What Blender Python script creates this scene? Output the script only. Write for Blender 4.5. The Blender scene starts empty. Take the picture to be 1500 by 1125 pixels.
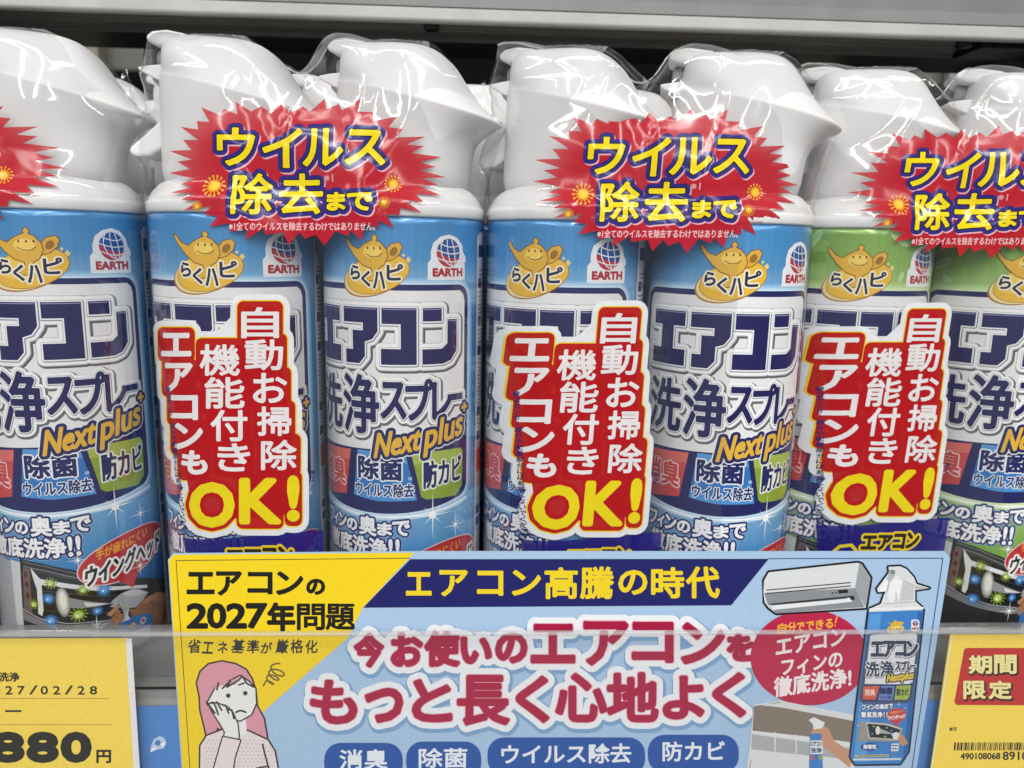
import bpy, bmesh, math, random
import numpy as np
from math import radians, sin, cos, pi, sqrt, exp
from mathutils import Vector, noise, Matrix
from mathutils.geometry import delaunay_2d_cdt

random.seed(7)
sc = bpy.context.scene
col = sc.collection
MM = 0.001

# ------------------------------------------------------------------ camera
CP = np.array([173.7797, -320.0975, 156.9159])
PITCH, ROLL, YAW, FPX = .1799, .0195, .0445, 1094.06
cp_, sp_ = cos(PITCH), sin(PITCH)
cw_, sw_ = cos(YAW), sin(YAW)
FW = np.array([sw_*cp_, cw_*cp_, -sp_]); R0 = np.array([cw_, -sw_, 0.]); U0 = np.cross(R0, FW)
RT = R0*cos(ROLL)+U0*sin(ROLL); UP = -R0*sin(ROLL)+U0*cos(ROLL)
cam_data = bpy.data.cameras.new('camera'); cam = bpy.data.objects.new('camera', cam_data); col.objects.link(cam)
cam.matrix_world = Matrix(((RT[0], UP[0], -FW[0], CP[0]*MM), (RT[1], UP[1], -FW[1], CP[1]*MM),
                           (RT[2], UP[2], -FW[2], CP[2]*MM), (0, 0, 0, 1)))
cam_data.sensor_width = 36; cam_data.lens = FPX/1500*36
cam_data.clip_start = .01; cam_data.clip_end = 20
cam_data.dof.use_dof = True; cam_data.dof.focus_distance = .285; cam_data.dof.aperture_fstop = 9.5
sc.camera = cam

# ------------------------------------------------------------------ light
w = bpy.data.worlds.new('World'); sc.world = w; w.use_nodes = True
bg = w.node_tree.nodes['Background']; bg.inputs[0].default_value = (.93, .97, 1, 1); bg.inputs[1].default_value = .17


def strip(name, loc, target, sx, sy, power, c=(1, .985, .96)):
    l = bpy.data.lights.new(name, 'AREA'); l.shape = 'RECTANGLE'; l.size = sx; l.size_y = sy; l.energy = power; l.color = c
    o = bpy.data.objects.new(name, l); col.objects.link(o); o.location = loc
    o.rotation_euler = (Vector(target)-Vector(loc)).to_track_quat('-Z', 'Y').to_euler()
    return o


# fluorescent tubes of the shop ceiling, running along and across the aisle
def tube(x, y0, y1, z, power):
    l = bpy.data.lights.new('ceiling_tube', 'AREA'); l.shape = 'RECTANGLE'; l.size = .07; l.size_y = y1-y0; l.energy = power; l.color = (1, .985, .96)
    o = bpy.data.objects.new('ceiling_tube', l); col.objects.link(o); o.location = (x, (y0+y1)/2, z)


for x in (-1.1, .35, 1.7): tube(x, -9, -.8, 1.45, 76)
strip('ceiling_tube', (.15, -1.1, 1.3), (.17, 0, .12), 3.0, .04, 8)
strip('ceiling_tube', (.15, -2.2, 1.5), (.17, 0, .12), 3.0, .06, 16)

sc.view_settings.view_transform = 'Standard'; sc.view_settings.look = 'None'
sc.view_settings.exposure = .14; sc.view_settings.gamma = 1
sc.cycles.transparent_max_bounces = 24; sc.cycles.max_bounces = 10

# ------------------------------------------------------------------ materials
MATS = {}


def lin(h):
    h = h.lstrip('#'); v = [int(h[i:i+2], 16)/255 for i in (0, 2, 4)]
    return tuple(x/12.92 if x <= .04045 else ((x+.055)/1.055)**2.4 for x in v)+(1,)


def nodes(name):
    m = bpy.data.materials.new(name); m.use_nodes = True
    nt = m.node_tree; return m, nt, nt.nodes['Principled BSDF']


def M(hexc, kind='print'):
    key = (hexc, kind)
    if key in MATS: return MATS[key]
    m, nt, b = nodes(kind+'_'+hexc.lstrip('#'))
    N, L = nt.nodes, nt.links
    tc = N.new('ShaderNodeTexCoord'); nz = N.new('ShaderNodeTexNoise')
    L.new(tc.outputs['Object'], nz.inputs['Vector'])
    nz.inputs['Scale'].default_value = {'print': 900, 'card': 700, 'film': 300, 'plastic': 60, 'metal': 40}.get(kind, 100)
    nz.inputs['Detail'].default_value = 3
    mx = N.new('ShaderNodeMixRGB'); mx.blend_type = 'MULTIPLY'; mx.inputs[1].default_value = lin(hexc)
    rp = N.new('ShaderNodeValToRGB'); L.new(nz.outputs['Fac'], rp.inputs['Fac'])
    lo = {'metal': .82}.get(kind, .9)
    rp.color_ramp.elements[0].position = .3; rp.color_ramp.elements[0].color = (lo, lo, lo, 1)
    rp.color_ramp.elements[1].position = .7; rp.color_ramp.elements[1].color = (1, 1, 1, 1)
    L.new(rp.outputs['Color'], mx.inputs[2]); mx.inputs[0].default_value = .7 if kind != 'metal' else 1
    L.new(mx.outputs['Color'], b.inputs['Base Color'])
    b.inputs['Roughness'].default_value = {'print': .33, 'card': .5, 'film': .12, 'plastic': .5, 'metal': .42, 'matte': .95}[kind]
    b.inputs['IOR'].default_value = 1.45
    if kind == 'print':
        b.inputs['Coat Weight'].default_value = .6; b.inputs['Coat Roughness'].default_value = .16
    if kind == 'plastic':
        b.inputs['Subsurface Weight'].default_value = .25; b.inputs['Subsurface Scale'].default_value = .003
        b.inputs['Subsurface Radius'].default_value = (1, .8, .7)
    if kind == 'matte': b.inputs['Specular IOR Level'].default_value = .05
    if kind in ('plastic', 'metal', 'card'):
        bp = N.new('ShaderNodeBump'); bp.inputs['Strength'].default_value = {'plastic': .06, 'metal': .05, 'card': .05, 'film': .12}[kind]
        bp.inputs['Distance'].default_value = .0004
        n2 = N.new('ShaderNodeTexNoise'); n2.inputs['Scale'].default_value = {'plastic': 90, 'metal': 500, 'card': 1500, 'film': 110}[kind]
        L.new(tc.outputs['Object'], n2.inputs['Vector']); L.new(n2.outputs['Fac'], bp.inputs['Height']); L.new(bp.outputs['Normal'], b.inputs['Normal'])
    if kind == 'film':   # ink printed on clear film: slightly see-through
        out = N['Material Output']; tr = N.new('ShaderNodeBsdfTransparent'); ms = N.new('ShaderNodeMixShader')
        ms.inputs[0].default_value = .87
        L.new(tr.outputs[0], ms.inputs[1]); L.new(b.outputs[0], ms.inputs[2]); L.new(ms.outputs[0], out.inputs['Surface'])
    MATS[key] = m; return m


def ramp_mat(name, stops):
    """label ink whose colour runs up the can: stops = [(z mm, hex)]"""
    m, nt, b = nodes(name); N, L = nt.nodes, nt.links
    tc = N.new('ShaderNodeTexCoord'); sp = N.new('ShaderNodeSeparateXYZ'); L.new(tc.outputs['Object'], sp.inputs[0])
    mr = N.new('ShaderNodeMapRange'); L.new(sp.outputs['Z'], mr.inputs['Value'])
    z0, z1 = stops[0][0], stops[-1][0]
    mr.inputs['From Min'].default_value = z0*MM; mr.inputs['From Max'].default_value = z1*MM
    rp = N.new('ShaderNodeValToRGB'); L.new(mr.outputs[0], rp.inputs[0])
    e = rp.color_ramp.elements
    while len(e) < len(stops): e.new(.5)
    for k, (z, c) in enumerate(stops):
        e[k].position = (z-z0)/(z1-z0); e[k].color = lin(c)
    # streaky brushed tone of ink on metal
    mp = N.new('ShaderNodeMapping'); mp.inputs['Scale'].default_value = (700, 700, 12)
    L.new(tc.outputs['Object'], mp.inputs[0])
    nz = N.new('ShaderNodeTexNoise'); nz.inputs['Scale'].default_value = 1; L.new(mp.outputs[0], nz.inputs['Vector'])
    r2 = N.new('ShaderNodeValToRGB'); L.new(nz.outputs['Fac'], r2.inputs[0])
    r2.color_ramp.elements[0].color = (.84, .84, .84, 1); r2.color_ramp.elements[0].position = .3; r2.color_ramp.elements[1].position = .7
    mx = N.new('ShaderNodeMixRGB'); mx.blend_type = 'MULTIPLY'; mx.inputs[0].default_value = .6
    L.new(rp.outputs[0], mx.inputs[1]); L.new(r2.outputs[0], mx.inputs[2]); L.new(mx.outputs[0], b.inputs['Base Color'])
    b.inputs['Metallic'].default_value = .2; b.inputs['Roughness'].default_value = .27
    b.inputs['Coat Weight'].default_value = .6; b.inputs['Coat Roughness'].default_value = .1
    return m


def clear_mat(name, tint, haze, rough, ior, bump=0, bscale=200, gloss=1.):
    m, nt, b = nodes(name); N, L = nt.nodes, nt.links; out = N['Material Output']
    tr = N.new('ShaderNodeBsdfTransparent'); tr.inputs[0].default_value = tint
    gl = N.new('ShaderNodeBsdfGlossy'); gl.inputs['Roughness'].default_value = rough
    df = N.new('ShaderNodeBsdfDiffuse'); df.inputs[0].default_value = (.8, .8, .8, 1)
    lw = N.new('ShaderNodeLayerWeight'); pw = N.new('ShaderNodeMath'); pw.operation = 'POWER'; pw.inputs[1].default_value = 5
    L.new(lw.outputs['Facing'], pw.inputs[0]); lw.inputs['Blend'].default_value = .5
    f0 = ((ior-1)/(ior+1))**2*gloss; fr = N.new('ShaderNodeMath'); fr.operation = 'MULTIPLY_ADD'; fr.inputs[1].default_value = .8; fr.inputs[2].default_value = f0
    L.new(pw.outputs[0], fr.inputs[0])
    m1 = N.new('ShaderNodeMixShader'); m1.inputs[0].default_value = haze
    L.new(tr.outputs[0], m1.inputs[1]); L.new(df.outputs[0], m1.inputs[2])
    m2 = N.new('ShaderNodeMixShader'); L.new(fr.outputs[0], m2.inputs[0]); L.new(m1.outputs[0], m2.inputs[1]); L.new(gl.outputs[0], m2.inputs[2])
    L.new(m2.outputs[0], out.inputs['Surface'])
    if bump:
        tc = N.new('ShaderNodeTexCoord'); nz = N.new('ShaderNodeTexNoise'); nz.inputs['Scale'].default_value = bscale
        nz.inputs['Detail'].default_value = 2
        L.new(tc.outputs['Object'], nz.inputs['Vector'])
        bp = N.new('ShaderNodeBump'); bp.inputs['Strength'].default_value = bump; bp.inputs['Distance'].default_value = .001
        L.new(nz.outputs['Fac'], bp.inputs['Height']); L.new(bp.outputs[0], gl.inputs['Normal'])
    N.remove(b)
    return m


FILM = clear_mat('clear_shrink_film', (.992, .992, .992, 1), .008, .085, 1.5, 0, 80, 2.5)
FILM_RIM = clear_mat('pale_film_rim', (.9, .9, .9, 1), .3, .12, 1.5, gloss=2)  # hazy pale tone for the added rim line
ACRYL = clear_mat('clear_acrylic', (.99, .99, .99, 1), .012, .04, 1.4)
EDGE = clear_mat('acrylic_cut_edge', (.93, .94, .94, 1), .22, .2, 1.5)
BLUE = ramp_mat('blue_label_ink', [(-16, '#1d5fa3'), (12, '#1c66b0'), (34, '#4f9ad6'), (52, '#8abfe4'), (70, '#4f98d2'), (128, '#4c94ce'), (143, '#8abce2'), (152, '#569ed6'), (169, '#4791ce')])
GREEN = ramp_mat('green_label_ink', [(-16, '#4d9636'), (12, '#5fa63c'), (34, '#8fbd58'), (52, '#bcd88c'), (70, '#8dba58'), (128, '#8ab656'), (143, '#b8d48c'), (152, '#93bc62'), (169, '#84ae54')])

# ------------------------------------------------------------------ scene helpers


def tag(o, label=None, cat=None, group=None, kind=None):
    if label: o['label'] = label
    if cat: o['category'] = cat
    if group: o['group'] = group
    if kind: o['kind'] = kind
    return o


def empty(name, loc, rz=0):
    o = bpy.data.objects.new(name, None); col.objects.link(o); o.location = Vector(loc)*MM; o.rotation_euler = (0, 0, rz)
    o.empty_display_size = .01
    return o


def mesh_obj(name, V, F, mats, parent=None, mi=None, smooth=False, normals=None):
    me = bpy.data.meshes.new(name)
    me.from_pydata((np.asarray(V, float)*MM).tolist(), [], F)
    for m in mats: me.materials.append(m)
    if mi is not None: me.polygons.foreach_set('material_index', mi)
    if smooth: me.polygons.foreach_set('use_smooth', [True]*len(me.polygons))
    me.update()
    if normals is not None: me.normals_split_custom_set_from_vertices(normals)
    o = bpy.data.objects.new(name, me); col.objects.link(o)
    if parent: o.parent = parent
    return o


def bevel(o, wdt, seg=2, ang=35):
    md = o.modifiers.new('bevel', 'BEVEL'); md.width = wdt*MM; md.segments = seg; md.limit_method = 'ANGLE'; md.angle_limit = radians(ang)
    return o


def box(name, x0, x1, y0, y1, z0, z1, mat, parent=None, bev=0):
    V = [(x, y, z) for x in (x0, x1) for y in (y0, y1) for z in (z0, z1)]
    F = [(0, 1, 3, 2), (4, 6, 7, 5), (0, 4, 5, 1), (2, 3, 7, 6), (0, 2, 6, 4), (1, 5, 7, 3)]
    o = mesh_obj(name, V, F, [mat], parent)
    if bev: bevel(o, bev)
    return o


def extrude_profile(name, prof, a0, a1, axis, mat, parent=None, bev=0):
    """prof: 2D polygon; axis 'x' -> (y,z) profile run along x; axis 'y' -> (x,z) profile run along y"""
    n = len(prof); V = []
    for a in (a0, a1):
        for p in prof: V.append((a, p[0], p[1]) if axis == 'x' else (p[0], a, p[1]))
    F = [tuple(range(n)), tuple(range(2*n-1, n-1, -1))]+[(i, n+i, n+(i+1) % n, (i+1) % n) for i in range(n)]
    o = mesh_obj(name, V, F, [mat], parent)
    bm = bmesh.new(); bm.from_mesh(o.data); bmesh.ops.recalc_face_normals(bm, faces=bm.faces); bm.to_mesh(o.data); bm.free()
    if bev: bevel(o, bev)
    return o


def tubemesh(name, pts, r, mat, parent=None, n=10):
    V = []; F = []
    for k, p in enumerate(pts):
        p = Vector(p); a = Vector(pts[max(k-1, 0)]); b = Vector(pts[min(k+1, len(pts)-1)]); t = (b-a).normalized()
        u = t.orthogonal().normalized(); v = t.cross(u); rr = r[k] if isinstance(r, (list, tuple)) else r
        V += [tuple(p+(u*cos(2*pi*i/n)+v*sin(2*pi*i/n))*rr) for i in range(n)]
    for k in range(len(pts)-1):
        for i in range(n): F.append((k*n+i, k*n+(i+1) % n, (k+1)*n+(i+1) % n, (k+1)*n+i))
    F.append(tuple(range(n))[::-1]); F.append(tuple(range((len(pts)-1)*n, len(pts)*n)))
    return mesh_obj(name, V, F, [mat], parent, smooth=True)


# ------------------------------------------------------------------ printing: flat shapes built as meshes
GC = {}


def glyphs(s):
    if s in GC: return GC[s]
    c = bpy.data.curves.new('t', 'FONT'); c.body = s; c.resolution_u = 3; c.size = 1
    o = bpy.data.objects.new('t', c); col.objects.link(o)
    dg = bpy.context.evaluated_depsgraph_get(); dg.update()
    me = o.evaluated_get(dg).to_mesh()
    V = np.array([v.co[:2] for v in me.vertices]).reshape(-1, 2)
    me.calc_loop_triangles()
    T = [tuple(t.vertices) for t in me.loop_triangles]
    o.evaluated_get(dg).to_mesh_clear()
    bpy.data.objects.remove(o); bpy.data.curves.remove(c)
    # merge doubles so that boundaries chain
    key = {}; idx = []
    for v in V:
        k = (round(v[0], 5), round(v[1], 5)); key.setdefault(k, len(key)); idx.append(key[k])
    V2 = np.array(list(key.keys())); T2 = [tuple(idx[i] for i in t) for t in T]; T2 = [t for t in T2 if len(set(t)) == 3]
    cnt = {}
    for t in T2:
        for a, b in ((t[0], t[1]), (t[1], t[2]), (t[2], t[0])):
            if (b, a) in cnt: cnt.pop((b, a))
            else: cnt[(a, b)] = 1
    E = list(cnt.keys())
    mn, mx = V2.min(0), V2.max(0)
    V2 = (V2-mn)/np.maximum(mx-mn, 1e-6)
    GC[s] = (V2, T2, E); return GC[s]


def union(V, T, E, r, m=0):
    """area of triangles T grown by r along edges E -> merged, non-overlapping triangles"""
    VV = [Vector(v) for v in V]; FF = []
    m = m or (8 if r < 1 else (12 if r < 4 else 18))
    for t in T:
        a, b, c = (VV[i] for i in t); ar = (b-a).cross(c-a)
        if abs(ar) < 1e-12: continue
        FF.append(list(t) if ar > 0 else [t[0], t[2], t[1]])
    if r > 0:
        nb = {}
        for a, b in E: nb.setdefault(a, []).append(b); nb.setdefault(b, []).append(a)
        for a, b in E:
            p, q = VV[a], VV[b]; d = q-p
            if d.length < 1e-9: continue
            n = Vector((-d.y, d.x)).normalized()*r; k = len(VV)
            VV += [p+n, p-n, q-n, q+n]; FF.append([k, k+1, k+2, k+3])
        for a, l in nb.items():
            if len(l) == 2:
                d1 = VV[a]-VV[l[0]]; d2 = VV[l[1]]-VV[a]
                if d1.length > 1e-9 and d2.length > 1e-9 and d1.angle(d2) < radians(16):
                    if d1.angle(d2) < radians(1): continue
                    for q in (r, -r):
                        n1 = Vector((-d1.y, d1.x)).normalized()*q; n2 = Vector((-d2.y, d2.x)).normalized()*q
                        k = len(VV); VV += [VV[a], VV[a]+n1*1.001, VV[a]+n2*1.001]
                        FF.append([k, k+1, k+2] if n1.cross(n2) > 0 else [k, k+2, k+1])
                    continue
            k = len(VV)
            VV += [VV[a]+Vector((cos(2*pi*t/m+.31), sin(2*pi*t/m+.31)))*r for t in range(m)]; FF.append(list(range(k, k+m)))
    res = delaunay_2d_cdt(VV, [], FF, 1, 1e-5)
    tris = [tuple(f) for f, g in zip(res[2], res[5]) if g]
    if not r: return np.array([v[:] for v in res[0]]), tris
    # keep only the outline of the merged area and fill it again, which drops the inner seams
    nxt = {}
    for e in _bedges(tris): nxt.setdefault(e[0], []).append(e[1])
    loops = []
    while nxt:
        st = next(iter(nxt)); lp = [st]; cur = nxt[st].pop()
        if not nxt[st]: del nxt[st]
        while cur != st:
            d0 = res[0][cur]-res[0][lp[-1]]; lp.append(cur); o_ = nxt[cur]
            if len(o_) > 1: o_.sort(key=lambda i: math.atan2(d0.cross(res[0][i]-res[0][cur]), d0.dot(res[0][i]-res[0][cur])))
            n_ = o_.pop()
            if not nxt[cur]: del nxt[cur]
            cur = n_
        loops.append(lp)
    VV = []; FF = []; sg = []
    for lp in loops:
        P = [res[0][i] for i in lp]; Q = []
        for i in range(len(P)):      # drop vertices that hardly bend the outline
            p = Q[-1] if Q else P[i-1]; c = P[i]; q = P[(i+1) % len(P)]
            if abs((c-p).cross(q-p)) > 2e-3*(r*(q-p).length+1e-9) or (c-p).length > 6*r: Q.append(c)
        if len(Q) < 3: continue
        ar = _area(Q)
        if abs(ar) < 1e-7: continue
        k = len(VV); VV += Q; ids = list(range(k, k+len(Q)))
        FF.append(ids if ar > 0 else ids[::-1]); sg.append(1 if ar > 0 else -1)
    res = delaunay_2d_cdt(VV, [], FF, 1, 1e-6)
    oT = [tuple(f) for f, g in zip(res[2], res[5]) if sum(sg[i] for i in g) > 0]
    oV = np.array([v[:] for v in res[0]]).reshape(-1, 2)
    return oV, oT


class Art:
    def __init__(s, warp=None, finish='print'):
        s.parts = {}; s.bb = []; s.cur = 'print'; s.warp = warp; s.finish = finish

    def part(s, name): s.cur = name; return s

    def add(s, V, T, mat):
        V = np.asarray(V, float)
        if len(T) == 0: return
        if s.warp is not None: V = np.array([s.warp(*v) for v in V])
        lo, hi = V.min(0)-.05, V.max(0)+.05; ly = 1     # lowest ink layer that clears everything printed beneath
        for a, b, l in s.bb:
            if l >= ly and a[0] < hi[0] and b[0] > lo[0] and a[1] < hi[1] and b[1] > lo[1]: ly = l+1
        s.bb.append((lo, hi, ly))
        s.parts.setdefault(s.cur, []).append((V, T, M(mat, s.finish) if isinstance(mat, str) else mat, ly))

    def poly(s, pts, mat, grow=0):
        n = len(pts); V = np.array(pts, float)
        res = delaunay_2d_cdt([Vector(p) for p in pts], [], [list(range(n))] if _area(pts) > 0 else [list(range(n))[::-1]], 1, 1e-6)
        V2 = np.array([v[:] for v in res[0]]); T = [tuple(f) for f, g in zip(res[2], res[5]) if g]
        if grow:
            V2, T = union(V, [], [(i, (i+1) % n) for i in range(n)], grow) if not T else union(V2, T, [e for e in _bedges(T)], grow)
        s.add(V2, T, mat)

    def line(s, pts, wdt, mat, closed=False):
        E = [(i, i+1) for i in range(len(pts)-1)]+([(len(pts)-1, 0)] if closed else [])
        V, T = union(np.array(pts, float), [], E, wdt/2); s.add(V, T, mat)

    def ell(s, cx, cy, rx, ry, mat, rot=0, n=40, a0=0, a1=2*pi):
        c, q = cos(rot), sin(rot); P = []
        for k in range(n):
            t = a0+(a1-a0)*k/n; x, y = rx*cos(t), ry*sin(t); P.append((cx+x*c-y*q, cy+x*q+y*c))
        s.poly(P, mat); return P

    def rrect(s, x0, y0, x1, y1, r, mat):
        s.poly(rr(x0, y0, x1, y1, r), mat)

    def text(s, t, x0, y0, x1, y1, mat, bold=0, outs=(), rise=0, slant=0, shadow=None, rot=0):
        """glyphs fitted to the box, y0 = top of the letters, y1 = foot; outs = [(grow, colour)] from the inside out"""
        V, T, E = glyphs(t); V = V.copy(); h = y1-y0; sg = 1 if h > 0 else -1
        x = x0+V[:, 0]*(x1-x0); y = y1-V[:, 1]*h
        x = x+slant*(V[:, 1]-.5)*abs(h); xc = (x0+x1)/2
        y = y-sg*rise*(x-xc)
        if rot:
            yc = (y0+y1)/2; c, q = cos(rot), sin(rot); x, y = xc+(x-xc)*c-(y-yc)*q, yc+(x-xc)*q+(y-yc)*c
        P = np.stack([x, y], 1)
        for o in outs[::-1]:
            g, c = o[0], o[1]; dx, dy = (o[2], o[3]) if len(o) > 2 else (0, 0)
            A, B = union(P+np.array([dx, dy]), T, E, bold+g); s.add(A, B, c)
        if bold: A, B = union(P, T, E, bold, 6)
        else: A, B = P, T
        s.add(A, B, mat)

    def merged(s, items, mat, bold, outs):
        """several glyph boxes sharing one continuous outline; items = [(char,x0,y0,x1,y1)]"""
        VV = np.zeros((0, 2)); TT = []; EE = []
        for (t, x0, y0, x1, y1) in items:
            V, T, E = glyphs(t); k = len(VV)
            P = np.stack([x0+V[:, 0]*(x1-x0), y1-V[:, 1]*(y1-y0)], 1)
            VV = np.vstack([VV, P]); TT += [tuple(i+k for i in q) for q in T]; EE += [(a+k, b+k) for a, b in E]
        for o in outs[::-1]:
            g, c = o[0], o[1]; dx, dy = (o[2], o[3]) if len(o) > 2 else (0, 0)
            A, B = union(VV+np.array([dx, dy]), TT, EE, bold+g); s.add(A, B, c)
        A, B = union(VV, TT, EE, bold, 6); s.add(A, B, mat)

    def build(s, parent, to3, xs=None, zs=None, labels=None, diag=False):
        """to3(x, z, layer) -> (point, normal)"""
        out = []
        for name, items in s.parts.items():
            name = name.split('#')[0]; bm = bmesh.new(); mats = []
            for V, T, mat, ly in items:
                if mat not in mats: mats.append(mat)
                k = mats.index(mat)
                bv = [bm.verts.new((v[0], v[1], ly)) for v in V]
                for t in T:
                    a, b, c = (bv[i] for i in t)
                    cr = (b.co-a.co).to_2d().cross((c.co-a.co).to_2d())
                    if abs(cr) < 1e-9: continue
                    try: f = bm.faces.new((a, b, c) if cr > 0 else (a, c, b)); f.material_index = k
                    except ValueError: pass
            for lst, nrm in ((xs, (1, 0, 0)), (zs, (0, 1, 0))):
                if lst is None: continue
                ax = 0 if nrm[0] else 1
                lo = min(v.co[ax] for v in bm.verts); hi = max(v.co[ax] for v in bm.verts)
                for g in lst:
                    if lo < g < hi:
                        bmesh.ops.bisect_plane(bm, geom=bm.verts[:]+bm.edges[:]+bm.faces[:], dist=1e-5, plane_co=Vector(nrm)*g, plane_no=nrm)
            if diag:
                q = [v.co.x+v.co.y for v in bm.verts]; nr = (sqrt(.5), sqrt(.5), 0)
                for k in range(math.ceil(min(q)/FG), math.floor(max(q)/FG)+1):
                    bmesh.ops.bisect_plane(bm, geom=bm.verts[:]+bm.edges[:]+bm.faces[:], dist=1e-5, plane_co=(k*FG, 0, 0), plane_no=nr)
            bm.verts.index_update()
            co = np.array([v.co[:] for v in bm.verts]); PT, NM = to3(co[:, 0], co[:, 1], co[:, 2])
            F = [tuple(v.index for v in f.verts) for f in bm.faces]; mi = [f.material_index for f in bm.faces]
            bm.free()
            o = mesh_obj(name, PT, F, mats, parent, mi, smooth=NM is not None, normals=NM)
            if labels and name in labels: o['label'] = labels[name]
            out.append(o)
        return out


def _area(p): return sum(p[i][0]*p[(i+1) % len(p)][1]-p[(i+1) % len(p)][0]*p[i][1] for i in range(len(p)))/2


def _bedges(T):
    c = {}
    for t in T:
        for a, b in zip(t, t[1:]+t[:1]):
            if (b, a) in c: c.pop((b, a))
            else: c[(a, b)] = 1
    return list(c)


def rr(x0, y0, x1, y1, r, n=6):
    P = []
    for cx, cy, a in ((x1-r, y1-r, 0), (x0+r, y1-r, pi/2), (x0+r, y0+r, pi), (x1-r, y0+r, 3*pi/2)):
        P += [(cx+r*cos(a+k*pi/2/n), cy+r*sin(a+k*pi/2/n)) for k in range(n+1)]
    return P


def star4(A, cx, cy, r, mat='#ffffff', n=8, thin=.09):
    P = []
    for k in range(n*2):
        a = pi*k/n+pi/2; rad = r if k % 4 == 0 else (r*.5 if k % 2 == 0 else r*thin)
        P.append((cx+rad*cos(a), cy+rad*sin(a)))
    A.poly(P, mat)


def virus(A, cx, cy, r, c1, c2, n=12, c3='#ffffff'):
    for k in range(n):
        a = 2*pi*k/n; A.line([(cx+cos(a)*r*.5, cy+sin(a)*r*.5), (cx+cos(a)*r*.92, cy+sin(a)*r*.92)], r*.13, c1)
        if n < 14: A.ell(cx+cos(a)*r*.92, cy+sin(a)*r*.92, r*.11, r*.11, c1, n=6)
    A.ell(cx, cy, r*.62, r*.62, c1, n=20); A.ell(cx-r*.04, cy, r*.46, r*.46, c2, n=16)
    A.ell(cx-r*.15, cy-r*.12, r*.13, r*.13, c3, n=8)


# ------------------------------------------------------------------ the can label (mm round the can, mm up)
NAVY = '#1f2360'; WHT = '#e9e9ea'


def panel(g, ztop=142.5):
    """outline of the front panel with its bowed foot, grown by g"""
    P = []; x = 40+g; r = 6+g
    for k in range(7): a = k*pi/12; P.append((x-r+r*cos(a), ztop+g-r+r*sin(a)))
    for k in range(7): a = pi/2+k*pi/12; P.append((-x+r+r*cos(a), ztop+g-r+r*sin(a)))
    zb = 50.5-g
    for k in range(7): a = pi+k*pi/12; P.append((-x+r+r*cos(a), zb+4.5+r+r*sin(a)))
    for k in range(1, 12): t = -1+2*k/12; P.append((t*(x-r), zb+.5+4*t*t))
    for k in range(7): a = 3*pi/2+k*pi/12; P.append((x-r+r*cos(a), zb+4.5+r+r*sin(a)))
    return P


def mixc(a, b, t):
    A_ = [int(a[i:i+2], 16) for i in (1, 3, 5)]; B_ = [int(b[i:i+2], 16) for i in (1, 3, 5)]
    return '#%02x%02x%02x' % tuple(round(p+(q-p)*t) for p, q in zip(A_, B_))


EAK = [  # heading letters drawn as squared strokes (x0..x1, z)
    [(-33.5, 133.6), (-17, 133.6), (-17, 127.6), (-22.2, 127.6), (-22.2, 118.2), (-16.6, 118.2), (-16.6, 111.6), (-34, 111.6), (-34, 118.2), (-28.6, 118.2), (-28.6, 127.6), (-33.5, 127.6)],
    [(-14.6, 133.6), (1, 133.6), (1, 124.5), (-1.2, 121.4), (-4.4, 120.3), (-4.4, 114.6), (-7, 111.6), (-13.6, 111.6), (-13.6, 117), (-10, 117), (-10, 124.6), (-5.2, 124.6), (-5.2, 127.6), (-14.6, 127.6)],
    [(2.6, 133.6), (16, 133.6), (16, 111.6), (2.2, 111.6), (2.2, 117.8), (9.9, 117.8), (9.9, 127.4), (2.6, 127.4)],
    [(18.4, 133.6), (26.2, 133.6), (26.2, 128.4), (18.4, 128.4)],
    [(28.8, 129), (33.4, 129), (33.4, 116.5), (30.5, 112.8), (27, 111.6), (18.2, 111.6), (18.2, 117.6), (26.4, 117.6), (28.8, 119.6)],
]


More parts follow.
